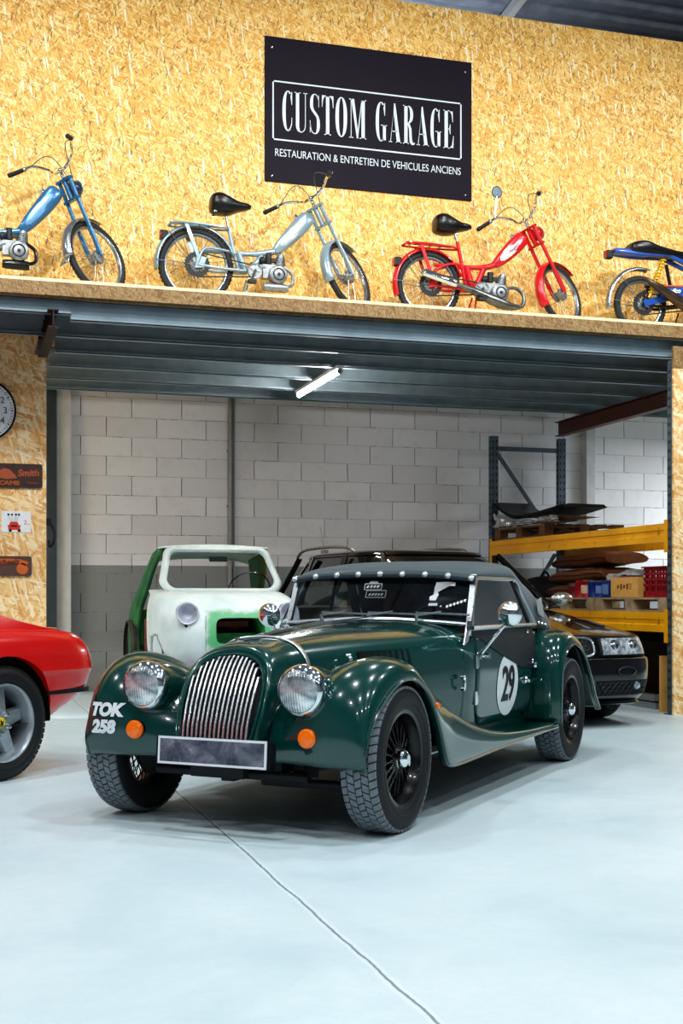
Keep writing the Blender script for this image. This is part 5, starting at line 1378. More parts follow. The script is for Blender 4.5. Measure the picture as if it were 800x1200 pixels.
# ------------------------------------------------------------------ pallet rack on the right and what is on it
MAT['rack_grey'] = mk('blue_grey_rack_steel', srgb(86,102,112), .5, .25, nscale=12, namt=.15)
def yellow_mat():
    t = NT('scratched_yellow_beam'); c = t.coord(); n = t.noise(c, 7, 6, .7); e = t.noise(c, 30, 4, .7)
    col = t.ramp(t.noise(c, 2, 3), [(.3, srgb(238,164,8)), (.7, srgb(255,190,20))])
    col = t.mix(t.ramp(n, [(.62, .0), (.68, .8)]), col, srgb(120,72,20)); col = t.mix(t.ramp(e, [(.70, .0), (.74, .8)]), col, srgb(60,44,30))
    t.ln(col, t.b.inputs['Base Color']); t.b.inputs['Roughness'].default_value = .4; return t.m
MAT['rack_yellow'] = yellow_mat()
XR0, XR1, YN, YR = 5.81, 6.75, 9.50, 13.30
def upright_bm(h, holes=True):
    m = MB(); m.box2((-.045,-.035,0),(.045,-.030,h)); m.box2((-.045,-.03,0),(-.040,.035,h)); m.box2((.040,-.03,0),(.045,.035,h)); m.box2((-.07,-.05,0),(.07,.05,.008))
    return m
def rack_frame(name, label, y, h, diag):
    t = thing(name, label, 'rack frame', (0,y,0))
    for x in (XR0+.045, XR1-.045):
        m = upright_bm(h); m.xf(Matrix.Translation((x,0,0))); u = m.build('upright', MAT['rack_grey'], t, smooth=False)
        m = MB(); k = 0; z = .15
        while z < h-.05:
            for dx in (-.022,.022): m.box((x+dx,-.0355,z),(.012,.003,.028))
            for dy in (-.012,.016): m.box((x-.0455,dy,z),(.003,.012,.028))
            z += .075
        so_ = m.build('upright_slots', MAT['black'], u, smooth=False); so_['kind'] = 'stuff'
    m = MB()
    for z in diag[0]: m.box(((XR0+XR1)/2,0,z),(XR1-XR0-.12,.03,.05))
    m.build('cross_brace', MAT['rack_grey'], t, smooth=False)
    m = MB()
    for a, b in diag[1]: m.bar((XR0+.08,0,a),(XR1-.12,0,b),.03,.05,(0,1,0))
    m.build('diagonal_brace', MAT['rack_grey'], t, smooth=False)
    return t
rack_frame('rack_frame', 'grey rack end frame with diagonal brace before the white block wall', YR, 2.84, ((2.70,1.62,.30),((2.66,1.66),(.35,1.5))))
rack_frame('rack_frame', 'tall grey perforated rack post beside the right strand board panel', YN, 3.02, ((2.8,1.2,.2),()))
def rack_beam(label, x, z0, z1, mirror):
    t = thing('rack_beam', label, 'rack beam', (x,0,z0), 0, 'yellow rack beams')
    h = z1-z0; m = MB()
    s_ = -1 if mirror else 1
    prof = [(0,0),(.045,0),(.045,h),(0,h),(0,h*.66),(.012,h*.60),(.012,h*.40),(0,h*.34)]
    m.loft([[(s_*a, y, b) for a, b in prof] for y in (YN+.04, YR-.04)], closed=True, cap0=True, cap1=True)
    m.build('beam', MAT['rack_yellow'], t, smooth=False)
    for y in (YN+.045, YR-.045):
        m = MB(); m.box((s_*.005,y,h*.5-.03),(.012,.045,h+.12)); m.build('end_plate', MAT['rack_yellow'], t, smooth=False)
    return t
rack_beam('upper front yellow rack beam facing the parked cars', XR0-.012, 1.475, 1.635, False)
rack_beam('upper rear yellow rack beam seen underneath the front one', XR1+.012, 1.475, 1.635, True)
rack_beam('lower front yellow rack beam under the wooden pallets', XR0-.012, .70, .868, False)
rack_beam('lower rear yellow rack beam behind the wooden pallets', XR1+.012, .70, .868, True)

MAT['pallet'] = mk('weathered_pallet_wood', srgb(172,150,118), .75, nscale=10, namt=.25, bump=.3)
MAT['pallet_dark'] = mk('dark_pallet_wood', srgb(110,78,50), .75, nscale=10, namt=.3, bump=.3)
def pallet(label, x, y, z, L, W, mt, rz=0):
    """length along y"""
    t = thing('wooden_pallet', label, 'pallet', (x,y,z), rz, 'wooden pallets on the rack')
    m = MB()
    for k in range(3): m.box2((-W/2+(W-.10)*k/2,-L/2,0),(-W/2+(W-.10)*k/2+.10,L/2,.02))
    m.build('bottom_boards', mt, t, smooth=False)
    m = MB()
    for i in range(3):
        for j in range(3): m.box((-W/2+.05+(W-.10)*i/2,-L/2+.07+(L-.14)*j/2,.058),(.10,.14,.076))
    m.build('blocks', mt, t, smooth=False)
    m = MB()
    for j in range(3): m.box((0,-L/2+.07+(L-.14)*j/2,.104),(W,.14,.018))
    for k in range(5): m.box((-W/2+.06+(W-.12)*k/4,0,.122),(.12,L,.018))
    m.build('top_boards', mt, t, smooth=False)
    return t
pallet('pale wooden pallet on the lower yellow beams under the red crate', 6.28, 10.20, .868, 1.27, .92, MAT['pallet'])
pallet('greyer wooden pallet further back on the lower beams under the leather covers', 6.28, 11.50, .868, 1.27, .92, MAT['pallet'])
pallet('dark wooden pallet on the upper yellow beams carrying the foil wrapped panel', 6.28, 12.55, 1.635, 1.27, .92, MAT['pallet_dark'])
ZP = .868+.131
# red plastic crate
cr = thing('plastic_crate', 'dark red slatted plastic crate at the near end of the lower pallet', 'crate', (6.07,9.80,ZP))
MAT['crate'] = mk('dark_red_plastic', srgb(150,22,36), .4, nscale=20, namt=.1)
w_, l_, h_ = .40,.45,.27
m = MB(); m.box((0,0,.006),(w_,l_,.012))
for s_ in (1,-1):
    for z, t_ in ((.035,.045),(.11,.02),(.16,.02),(.21,.02),(.255,.035)):
        m.box((s_*(w_/2-.006),0,z),(.012,l_,t_)); m.box((0,s_*(l_/2-.006),z),(w_,.012,t_))
    for k in range(9): m.box((s_*(w_/2-.004),-l_/2+.03+(l_-.06)*k/8,.135),(.012,.012,.26))
    for k in range(7): m.box((-w_/2+.03+(w_-.06)*k/6,s_*(l_/2-.004),.135),(.012,.012,.26))
m.build('crate_body', MAT['crate'], cr, smooth=False)
m = MB(); m.box((0,0,.262),(w_+.03,l_+.03,.014)); m.box((0,0,.262),(w_-.02,l_-.02,.016)); 
m = MB()
for s_ in (1,-1): m.box((s_*(w_/2+.004),0,.268),(.03,l_+.03,.012)); m.box((0,s_*(l_/2+.004),.268),(w_+.03,.03,.012))
m.build('crate_rim', MAT['crate'], cr, smooth=False)
bp = thing('brown_panel', 'curved brown trim panel sticking up out of the red crate', 'panel', (6.12,9.83,ZP+.015))
m = MB(); rows = [[(.05+.03*math.sin(k*.5), -.18+.10*k/4*1+dy, .02+.26*k/4+.55*dy) for dy in (0,.11,.22)] for k in range(6)]
m.loft(rows); m.build('trim_sheet', mk('brown_trim_board', srgb(112,74,46), .5), bp, solid=.02)
# cardboard box
cb_ = thing('cardboard_box', 'yellowish printed cardboard box beside the red crate', 'box', (5.98,10.31,ZP))
MAT['card'] = mk('tan_cardboard', srgb(222,170,92), .75, nscale=12, namt=.08)
m = MB(); m.box((0,0,.09),(.30,.48,.18)); m.build('carton', MAT['card'], cb_, smooth=False, bevel=.004)
m = MB(); m.box((0,-.121,.1825),(.29,.236,.004)); m.box((0,.121,.1825),(.29,.236,.004)); m.build('lid_flaps', MAT['card'], cb_, smooth=False)
m = MB()
for k in range(4): m.box((-.1515,.10-.055*k,.10),(.002,.03,.05 if k % 2 else .03))
m.box((-.1515,-.12,.12),(.002,.06,.006)); m.box((-.1515,-.12,.10),(.002,.06,.006)); m.box((-.1515,-.12,.08),(.002,.04,.006))
m.build('box_marking', mk('brown_print', srgb(120,80,40), .7), cb_, smooth=False)
# tins
def tin(nm, label, x, y, r, h, body, lid, band=None, square=False):
    t = thing(nm, label, 'paint tin', (x,y,ZP), 0, 'tins on the lower pallet')
    m = MB()
    if square: m.box((0,0,h/2),(r*1.7,r*2,h))
    else: m.lathe([(0,0),(r,0),(r+.002,.004),(r,.008),(r,h-.008),(r+.002,h-.004),(r,h),(0,h)], ax=(0,0,1), n=28)
    b = m.build('tin_body', body, t, bevel=.004 if square else 0)
    if band:
        m = MB()
        if square: m.box((-r*.86,0,h*.5),(.004,r*1.5,h*.6))
        else: m.lathe([(r+.001,h*.25),(r+.0015,h*.25),(r+.0015,h*.75),(r+.001,h*.75)], ax=(0,0,1), n=28)
        m.build('tin_label', band, b, smooth=not square)
    m = MB(); m.lathe([(0,h+.0),(r*.78,h),(r*.80,h+.012),(r*.7,h+.014),(0,h+.010)], ax=(0,0,1), n=24); m.build('tin_lid', lid, t)
    return t
tb = mk('blue_tin', srgb(28,60,140), .35, .3); tr = mk('red_tin', srgb(170,24,32), .35, .3); tw = mk('white_tin', srgb(226,228,226), .4); tg = mk('grey_tin_lid', srgb(150,154,156), .3, .7); lb = mk('pale_blue_label', srgb(120,150,200), .5); lr = mk('cream_label', srgb(226,196,170), .5)
tin('paint_tin', 'square blue tin with a pale label next to the cardboard box', 5.92,10.70,.075,.155,tb,tg,lb,True)
tin('paint_tin', 'middle one of the three blue tins in the row', 5.91,10.86,.062,.150,tb,tg,lb)
tin('paint_tin', 'blue tin beside the red tins, farthest blue one of the row', 5.90,11.00,.060,.150,tb,tg)
tin('paint_tin', 'tall white capped tub standing behind the blue tins', 6.07,10.91,.075,.215,tw,tw)
tin('paint_tin', 'bright red tin with cream label left of the blue tins', 5.90,11.135,.062,.160,tr,tg,lr)
tin('paint_tin', 'plain red tin farther left behind the one with cream label', 5.90,11.27,.060,.155,tr,tr)
tin('paint_tin', 'small dark red tin at the far end of the row', 5.90,11.41,.065,.115,mk('dark_red_tin', srgb(120,18,30), .4),tg)
tin('paint_tin', 'red tin behind the square blue tin', 6.09,10.72,.070,.195,tr,tg)
# clear packs on the box
pk = thing('plastic_pack', 'crumpled clear plastic pack lying on the cardboard box', 'pack', (5.99,10.36,ZP+.200))
m = MB(); rows = []
for i in range(9):
    rows.append([((j/8-.5)*.26+rnd.uniform(-.01,.01), (i/8-.5)*.40+rnd.uniform(-.012,.012), max(.002, .055*math.sin(PI*i/8)**.6*math.sin(PI*j/8)**.6+rnd.uniform(-.012,.014))) for j in range(9)])
m.loft(rows); m.build('pack_film', mk('glossy_grey_film', srgb(176,182,186), .2, .1, .5, 30, .25), pk, ang=20, solid=.002)
# leather seat covers heaped on the far pallet
MAT['tan_leather'] = mk('tan_brown_leather', srgb(132,82,50), .45, nscale=9, namt=.22, bump=.15)
def cover(label, x, y, z, L, W, T, bend, tip):
    t = thing('leather_seat_cover', label, 'seat cover', (x,y,z), 0, 'leather seat covers on the rack')
    rows = []
    for i in range(25):
        u = i/24; yy = L*(.5-u); th = T*math.sin(PI*min(1,max(0,u*.96+.02)))**.16; zz = bend*u*u; r = []
        for k in range(20):
            q = 2*PI*k/20; ca, sa = math.cos(q), math.sin(q)
            r.append((W/2*math.copysign(abs(ca)**.6, ca)*(1-.12*u), yy, zz+th/2*(1+math.copysign(abs(sa)**.7, sa))+.006*math.sin(u*9)))
        rows.append(r)
    m = MB(); m.loft(rows, closed=True, cap0=True, cap1=True); c_ = m.build('cover_pad', MAT['tan_leather'], t, ang=60)
    m = MB(); m.tube([r[10] for r in rows], .008, 6); m.tube([r[0] for r in rows], .008, 6); m.build('piping', mk('dark_leather_piping', srgb(70,40,26), .5), c_)
    return t
cover('lowest tan leather seat cover on the far pallet, end towards the black car', 6.36,11.86,ZP+.02,1.15,.55,.115,.0,0)
cover('middle tan leather seat cover of the heap, bent upwards', 6.36,11.82,ZP+.155,1.12,.54,.14,.03,0)
cover('topmost tan leather seat cover curling up towards the upper beam', 6.36,11.74,ZP+.306,1.12,.54,.145,.032,0)
bag = thing('dark_bag', 'dark cloth bundle lying behind the leather covers', 'bundle', (6.3,12.88,.868+.03))
m = MB(); m.sphere((0,0,.17),.34,12,(1,1.1,.5)); m.sphere((.05,-.2,.28),.12,8,(1.2,1.4,.6)); m.tube(crom([(0,-.1,.33),(0,0,.39),(0,.1,.33)],5),.012,6)
m.build('bundle_cloth', mk('black_cloth', srgb(22,24,26), .85, nscale=12, namt=.3, bump=.3), bag)
m = MB(); m.box((0,0,-.015),(.92,.76,.03)); 
m.build('support_board', MAT['pallet_dark'], bag, smooth=False)
# the long curved panel in foil on the upper pallet
cp = thing('curved_panel', 'long black edged curved panel lying in crumpled foil on the upper pallet', 'panel', (6.10,12.43,1.635+.131+.06))
rows = []
for i in range(33):
    u = i/32; y = .83-1.72*u; z = .04+.16*max(0,(.35-u)/.35)**1.6+.03*max(0,(u-.55)/.45)**1.4-.02*math.sin(PI*u); rows.append([(-.24,y,z+.02),(-.26,y,z+.04),(-.20,y,z+.055),(.2,y,z+.05),(.24,y,z+.02)])
m = MB(); m.loft(rows, closed=True, cap0=True, cap1=True); m.build('panel_sheet', mk('dark_green_black_panel', srgb(40,46,46), .4, nscale=10, namt=.2), cp)
m = MB(); m.tube([(r[1][0]-.005, r[1][1], r[1][2]) for r in rows], .012, 6); m.tube([(r[0][0]-.005, r[0][1], r[0][2]-.005) for r in rows], .008, 6); m.build('panel_edge', MAT['black'], cp)
fo_ = thing('foil_wrap', 'crumpled silver foil bunched under the black edged panel', 'foil', (6.10,12.43,1.635+.134))
rows = []
for i in range(45):
    u = i/44; y = .80-1.62*u; h = .055+.13*max(0,(.33-u)/.33)**1.5+(.02 if u > .7 else 0)
    rows.append([(-.27+rnd.uniform(-.02,.02)-(.03 if j == 1 else 0), y+rnd.uniform(-.012,.012), .002+h*j/5*rnd.uniform(.85,1.05)) for j in range(6)]+[(.2,y,h*.7)])
m = MB(); m.loft(rows); m.build('foil_sheet', mk('crumpled_foil', srgb(214,216,218), .22, .8, 0, 40, .15), fo_, ang=5)
# on the floor beneath the rack
cs = thing('cardboard_sheet', 'upright cardboard sheet leaning inside the rack by the grey post', 'cardboard', (6.02,9.72,0), math.radians(0))
m = MB(); m.box((0,0,.245),(.34,.02,.49)); m.build('board', MAT['card'], cs, smooth=False)
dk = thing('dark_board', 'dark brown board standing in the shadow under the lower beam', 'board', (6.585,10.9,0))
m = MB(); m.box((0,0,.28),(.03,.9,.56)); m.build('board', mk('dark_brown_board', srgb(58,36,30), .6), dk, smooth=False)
bs = thing('shade_sheet', 'added black sheet standing in for the shade under the lower rack beam', 'plastic sheet', (6.655,11.35,0))  # added dark surface, stands for the unlit space under the rack
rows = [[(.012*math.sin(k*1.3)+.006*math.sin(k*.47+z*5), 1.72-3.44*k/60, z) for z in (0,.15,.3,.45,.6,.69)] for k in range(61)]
m = MB(); m.loft(rows); m.build('sheet', mk('shade_black', srgb(12,12,14), .6, nscale=8, namt=.3), bs, solid=.004)
for i, (x, y, z, L, c, lab) in enumerate(((6.05,10.9,.0,1.9,(150,156,160),'pale metal strip lying lowest under the rack'),(6.15,11.0,.055,1.7,(176,182,184),'bright metal strip resting across the lower strip under the rack'),(6.40,10.85,.0,1.8,(60,66,68),'dark metal strip on the floor behind the pale one'))):
    st = thing('metal_strip', lab, 'metal strip', (x,y,z), 0, 'metal strips under the rack')
    m = MB(); m.box((0,0,.02),(.20,L,.04)); m.box((-.09,0,.0475),(.02,L,.015)); m.build('strip', mk('strip_steel_%s' % 'abc'[i], srgb(*c), .4, .5), st, smooth=False)
tyr = thing('spare_tyre', 'black tyre lying in the dark under the lower rack beam', 'tyre', (6.22,12.22,0))
for k in range(2):
    pass
m = MB(); m.lathe(crom([(.19,.02),(.27,.0),(.31,.04),(.315,.10),(.31,.16),(.27,.20),(.19,.18)],3),(0,0,0),(0,0,1),40); m.build('tyre_body', MAT['tyre'], tyr)
m = MB(); m.lathe([(.0,.06),(.15,.06),(.19,.03),(.195,.17),(.18,.17),(.14,.08),(0,.08)],(0,0,0),(0,0,1),32); m.build('rim', MAT['black_metal'], tyr)
# ------------------------------------------------------------------ signs
sg = thing('wall_sign', 'large black painted garage sign with white lettering on the strand board wall', 'sign', (3.421,YU-.012,5.13))
W2, H2 = .941, .6135
m = MB(); m.box((0,.004,0),(2*W2,.012,2*H2)); m.build('sign_board', mk('matt_aubergine_black', srgb(32,26,38), .6, nscale=4, namt=.08, spec=.15), sg, smooth=False, bevel=.002)
SW = mk('pale_sign_lettering', srgb(206,216,222), .5, nscale=10, namt=.04)
m = MB(); yf = -.0035
z0, z1, x0, x1, t_ = -.262, .243, -.877, .843, .013
for a, b in (((x0,z0),(x1,z0+t_)),((x0,z1-t_),(x1,z1)),((x0,z0),(x0+t_,z1)),((x1-t_,z0),(x1,z1))): m.box2((a[0],yf,a[1]),(b[0],yf-.003,b[1]))
m.build('sign_border', SW, sg, smooth=False)
m = MB(); text_mesh('RESTAURATION & ENTRETIEN DE VEHICULES ANCIENS', .092, m, (-.012,yf,-.368), (1,0,0), (0,0,1), .003)
xs = [p[0] for p in m.v]; k = (.835+.853)/(max(xs)-min(xs)); mid = (max(xs)+min(xs))/2; m.v = [((p[0]-mid)*k-.009, p[1], p[2]) for p in m.v]
m.build('sign_small_lettering', SW, sg, smooth=False)
# tall condensed high-contrast capitals drawn from stems, hairlines and bowls; h = 1
def glyph(ch):
    """list of 2-d polygons; width returned too"""
    P = []
    def rect(a, b, c, d): P.append([(a,b),(c,b),(c,d),(a,d)])
    def stem(x, w=.135, z0=0, z1=1): rect(x, z0, x+w, z1)
    def serif(x0, x1, z, t=.022): rect(x0, z, x1, z+t)
    def bowl(cx, cz, rx, rz, w, a0, a1, hair=.022, n=26):
        o = [(cx+rx*math.cos(a0+(a1-a0)*i/n), cz+rz*math.copysign(abs(math.sin(a0+(a1-a0)*i/n))**.8, math.sin(a0+(a1-a0)*i/n))) for i in range(n+1)]
        q = [(cx+(rx-w)*math.cos(a0+(a1-a0)*i/n), cz+(rz-hair)*math.copysign(abs(math.sin(a0+(a1-a0)*i/n))**.8, math.sin(a0+(a1-a0)*i/n))) for i in range(n+1)]
        for i in range(n): P.append([o[i], o[i+1], q[i+1], q[i]])
    if ch in 'CG':
        bowl(.21,.5,.21,.51,.125,math.radians(58),math.radians(302))
        P.append([(.30,.86),(.345,.99),(.365,.99),(.365,.66),(.345,.66)])
        if ch == 'C': P.append([(.27,.045),(.30,.02),(.36,.16),(.365,.34),(.345,.34),(.33,.18)]); return P, .40
        stem(.28,.115,.03,.42); serif(.20,.44,.40); P.append([(.22,.01),(.30,.05),(.30,.08),(.22,.03)]); return P, .46
    if ch == 'U':
        stem(.05,.125,.2,1); serif(0,.23,.978); bowl(.235,.20,.185,.21,.125,PI,1.5*PI); bowl(.235,.20,.185,.21,.03,1.5*PI,2*PI,.022); rect(.392,.2,.42,1); serif(.33,.48,.978); return P, .50
    if ch == 'S':
        bowl(.205,.755,.18,.255,.115,PI/2,PI); bowl(.205,.755,.165,.255,.03,math.radians(25),PI/2)
        P.append([(.025,.755),(.035,.655),(.09,.575),(.255,.43),(.285,.36),(.285,.245),(.40,.245),(.39,.36),(.335,.465),(.185,.60),(.142,.68),(.140,.755)])
        bowl(.215,.245,.185,.255,.115,-PI/2,0); bowl(.215,.245,.19,.255,.03,-PI,-PI/2)
        P.append([(.345,.98),(.365,.98),(.365,.68),(.345,.68)]); P.append([(.022,.02),(.042,.02),(.042,.33),(.022,.33)]); return P, .42
    if ch == 'T':
        stem(.155,.13); serif(.09,.35,0); serif(.0,.44,.975,.025); P.append([(0,.975),(.0,.70),(.018,.70),(.05,.90),(.12,.975)]); P.append([(.44,.975),(.44,.70),(.422,.70),(.39,.90),(.32,.975)]); return P, .46
    if ch == 'O':
        bowl(.225,.5,.225,.51,.135,0,2*PI,.022,48); return P, .47
    if ch == 'M':
        rect(.065,0,.09,1); serif(0,.16,0); serif(0,.12,.978); P.append([(.075,1),(.195,1),(.335,.20),(.335,0),(.30,0)]); P.append([(.335,0),(.335,.20),(.475,1),(.50,1),(.345,0)]); stem(.475,.13); serif(.40,.66,0); serif(.475,.66,.978); return P, .68
    if ch == 'A':
        P.append([(.20,1.01),(.25,1.01),(.45,0),(.31,0),(.185,.80)]); P.append([(.185,.80),(.20,.90),(.075,0),(.05,0)]); rect(.10,.28,.33,.302); serif(0,.13,0); serif(.27,.49,0); return P, .50
    if ch == 'R':
        stem(.05,.13); serif(0,.23,0); serif(0,.20,.978); bowl(.18,.765,.22,.235,.12,-PI/2,PI/2); P.append([(.18,.53),(.26,.53),(.335,.40),(.355,.12),(.40,.03),(.46,.06),(.47,.03),(.43,-.01),(.33,-.01),(.26,.05),(.235,.40),(.18,.51)]); return P, .48
    if ch == 'E':
        stem(.05,.135); serif(0,.40,0); serif(0,.38,.978); rect(.18,.50,.28,.522); P.append([(.27,.64),(.29,.64),(.29,.38),(.27,.38),(.24,.50),(.24,.522)]); P.append([(.40,.0),(.42,.34),(.40,.34),(.35,.10),(.26,.022),(.26,0)]); P.append([(.38,1),(.39,.70),(.37,.70),(.33,.90),(.25,.978),(.25,1)]); return P, .44
    return [], .24
def set_line(txt, mb, x0, x1, z0, z1, y, th):
    gs = [glyph(c) for c in txt]; gap = .055
    tot = sum(w for _, w in gs)+gap*(len(gs)-1); sx_ = (x1-x0)/tot; x = 0
    for P, w in gs:
        for poly in P:
            if len(poly) < 3: continue
            mb.poly([((x+a)*sx_, b*(z1-z0)) for a, b in poly], (x0,y,z0), (1,0,0), (0,0,1), th)
        x += w+gap
m = MB(); set_line('CUSTOM GARAGE', m, -.790, .773, -.172, .165, yf, .003); m.build('sign_large_lettering', SW, sg, smooth=False, weld=0)
m = MB()
for x in (-.88,.88):
    for z in (-.565,.525): m.lathe([(0,.006),(.008,.004),(.011,0)],(x,-.002,z),(0,-1,0),12)
m.build('sign_screws', MAT['chrome'], sg)

# clock on the left panel
ck = thing('wall_clock', 'round white wall clock with black rim cut off by the left edge', 'clock', (.205,YL-.004,2.515))
R_ = .252
m = MB(); m.lathe([(0,0),(R_,0),(R_,.035),(R_-.012,.04),(R_-.018,.03),(0,.03)],(0,0,0),(0,-1,0),56); m.build('clock_rim', MAT['black_metal'], ck)
def clockface():
    t = NT('speckled_enamel'); c = t.coord(); n = t.noise(c, 46, 3, .6)
    col = t.ramp(n, [(.60, srgb(226,228,230)), (.68, srgb(150,152,158)), (.74, srgb(60,60,66))]); t.ln(col, t.b.inputs['Base Color']); t.b.inputs['Roughness'].default_value = .3; return t.m
m = MB(); m.lathe([(0,.034),(R_-.016,.034),(R_-.016,.030)],(0,0,0),(0,-1,0),56); m.build('clock_face', clockface(), ck)
m = MB()
for k, tx in enumerate(('12','1','2','3','4','5','6','7','8','9','10','11')):
    a = PI/2-2*PI*k/12; text_mesh(tx, .072, m, (.165*math.cos(a),-.035,.165*math.sin(a)), (1,0,0), (0,0,1), .002)
for k in range(60):
    a = 2*PI*k/60; m.box((.218*math.cos(a),-.0355,.218*math.sin(a)), (.016,.002,.004 if k % 5 else .009), Matrix.Rotation(-a, 3, 'Y'))
m.build('clock_numerals', MAT['black_ink'], ck, smooth=False)
m = MB(); m.bar((-.02,-.037,-.02),(.085,-.037,.075),.003,.014,(0,0,1)); m.bar((.01,-.039,-.03),(-.06,-.039,.16),.003,.010,(1,0,0)); m.cyl((0,-.033,0),(0,-.044,0),.014); m.build('clock_hands', MAT['black_ink'], ck, smooth=False)

# plaques on the left panel
WD = mk('dark_stained_plank', srgb(64,38,30), .55, nscale=14, namt=.25); WD2 = mk('greyed_plank', srgb(96,66,58), .6, nscale=14, namt=.2)
BR = mk('burnt_orange_lettering', srgb(168,84,44), .6); BO = mk('bright_orange_lettering', srgb(206,106,44), .5)
def rrect(w_, h_, r, n=5):
    o = []
    for cx_, cz_, a0 in ((w_/2-r,h_/2-r,0),(-w_/2+r,h_/2-r,PI/2),(-w_/2+r,-h_/2+r,PI),(w_/2-r,-h_/2+r,1.5*PI)):
        o += [(cx_+r*math.cos(a0+PI/2*k/n), cz_+r*math.sin(a0+PI/2*k/n)) for k in range(n+1)]
    return o
pq = thing('wooden_sign', 'long dark wooden plaque with orange lettering below the clock', 'plaque', (.435,YL,1.992), 0, 'wooden plaques on the left panel')
m = MB(); m.poly(rrect(.46,.196,.02), (0,0,0), (1,0,0), (0,0,1), .02); m.build('plank', WD, pq, smooth=False)
m = MB(); text_mesh('Smith', .074, m, (.118,-.021,.022), (1,0,.03), (0,0,1), .002, bold=.003, shear=.15); text_mesh('CAMS', .046, m, (-.035,-.021,-.062), (1,0,0), (0,0,1), .002, bold=.003, sx=1.35); text_mesh('Genuine', .026, m, (.15,-.021,-.055), (1,0,0), (0,0,1), .002)
m.build('plaque_lettering', BR, pq, smooth=False)
m = MB(); m.poly([(-.13,-.02),(-.05,-.03),(.03,-.02),(.01,.01),(-.03,.05),(-.08,.06),(-.12,.03)], (0,-.02,0), (1,0,0), (0,0,1), .002); m.build('plaque_emblem', BR, pq, smooth=False)
pc = thing('picture_card', 'small white card with a little red car drawing pinned on the left panel', 'card', (.458,YL,1.617))
m = MB(); m.poly(rrect(.232,.172,.004), (0,0,0), (1,0,0), (0,0,1), .006); m.build('card_sheet', MAT['white_paint'], pc, smooth=False)
m = MB(); m.poly([(-.062,-.066),(.028,-.066),(.034,-.03),(.020,-.024),(.008,.0),(-.045,.0),(-.056,-.024),(-.068,-.03)], (0,-.0065,0), (1,0,0), (0,0,1), .001); text_mesh('2', .05, m, (.072,-.0065,-.005), (1,0,0), (0,0,1), .001); text_mesh('cv', .022, m, (.098,-.0065,-.018), (1,0,0), (0,0,1), .001); m.build('card_red_print', mk('card_red_ink', srgb(214,60,44), .6), pc, smooth=False)
m = MB()
for a, b in ((-.058,-.082),(.012,-.082)): m.poly([(a,b),(a+.022,b),(a+.022,b+.02),(a,b+.02)], (0,-.0068,0), (1,0,0), (0,0,1), .001)
for x0_, x1_ in ((-.045,-.062),(-.03,-.034),(-.012,-.002),(.0,.022)): m.bar((x0_,-.007,.0),(x1_,-.007,.055),.001,.007,(0,1,0)); m.sphere((x1_,-.007,.058),.009,5,(1,.15,1))
m.box((-.017,-.0078,-.035),(.05,.001,.012)); m.build('card_dark_print', MAT['black_ink'], pc, smooth=False)
p3_ = thing('wooden_sign', 'short greyish wooden plaque with flame lettering just above the red car', 'plaque', (.37,YL,1.255), 0, 'wooden plaques on the left panel')
m = MB(); m.poly(rrect(.42,.160,.02), (0,0,0), (1,0,0), (0,0,1), .02); m.build('plank', WD2, p3_, smooth=False)
m = MB(); m.poly([(-.2,.03),(-.1,.055),(.02,.06),(.12,.055),(.185,.035),(.17,.0),(.12,.02),(.05,.028),(-.2,-.05)][:8]+[(-.2,-.02)], (0,-.02,0), (1,0,0), (0,0,1), .002)
m.lathe([(0,.002),(.046,.002),(.046,0),(0,0)],(.135,-.020,-.022),(0,-1,0),24); m.build('plaque_flame', BO, p3_, smooth=False)
m = MB(); text_mesh('Hot Wheels', .062, m, (-.05,-.0225,.022), (1,0,.10), (0,0,1), .002, bold=.002, shear=.3); m.build('plaque_lettering', mk('plaque_brown_ink', srgb(110,52,30), .6), p3_, smooth=False)

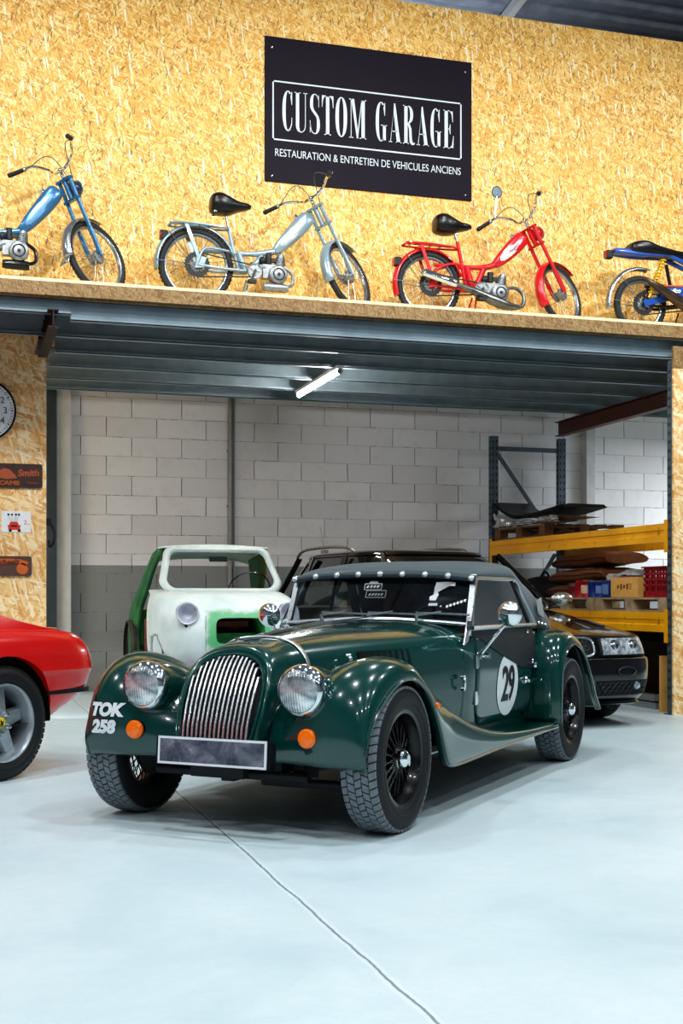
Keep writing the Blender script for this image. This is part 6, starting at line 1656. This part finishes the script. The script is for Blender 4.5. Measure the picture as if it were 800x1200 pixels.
# lettering and patches on the right front wing of the green roadster
wing_decal('registration_lettering', 'TOK', -.575, .500, .074, bold=.005, shear=.14, sx=1.08)
wing_decal('registration_lettering', '258', -.582, .425, .074, bold=.005, shear=.14, sx=1.08)
# ------------------------------------------------------------------ light, sky, camera
sc = bpy.context.scene
w = bpy.data.worlds.new('hall'); sc.world = w; w.use_nodes = True
w.node_tree.nodes['Background'].inputs[0].default_value = (.75,.85,1,1); w.node_tree.nodes['Background'].inputs[1].default_value = .25
def area(loc, size, power, col=(1,1,1), aim=None, shape='DISK', sy=None):
    l = bpy.data.lights.new('hall_or_fill_lamp', 'AREA'); l.energy = power; l.size = size; l.shape = shape; l.color = col
    if sy: l.size_y = sy
    o = bpy.data.objects.new('hall_or_fill_lamp', l); COL.objects.link(o); o.location = loc
    d = Vector(aim)-Vector(loc) if aim else Vector((0,0,-1))
    o.rotation_euler = d.to_track_quat('-Z', 'Y').to_euler()
    return o
for x in (-3.5, .2, 3.6, 7.0):
    for y, p in ((-3.5,40), (.5,66), (4.2,80), (7.6,56)):
        area((x,y,6.35), .42, p, (.92,.97,1))
for x in (-.2, 3.0, 6.2):
    k_ = area((x,6.3,5.7), .30, 32, (1,.97,.92), (x+.1,10.4,3.9)); k_.data.spread = math.radians(110)
roof_fill = area((4.5,11.9,5.6), .5, 14, (.9,.95,1), (4.5,11.9,9))  # added unseen uplight behind the upper wall, brightens the roof
# added fill lights out of the frame, brightening the bays under the mezzanine
for x, p in ((-1.9, 120), (9.4, 150)):
    area((x,11.4,2.95), .1, p, (.96,.98,1), None, 'RECTANGLE', 1.5)

cam = bpy.data.cameras.new('camera'); co = bpy.data.objects.new('camera', cam); COL.objects.link(co)
co.location = (0,0,1); co.rotation_euler = (PI/2,0,-math.radians(16.9))
cam.sensor_fit = 'HORIZONTAL'; cam.sensor_width = 36; cam.lens = 36*1480/800; cam.shift_y = 100/800
cam.clip_end = 100
sc.camera = co
sc.view_settings.view_transform = 'Standard'; sc.view_settings.look = 'Medium High Contrast'; sc.view_settings.exposure = 0
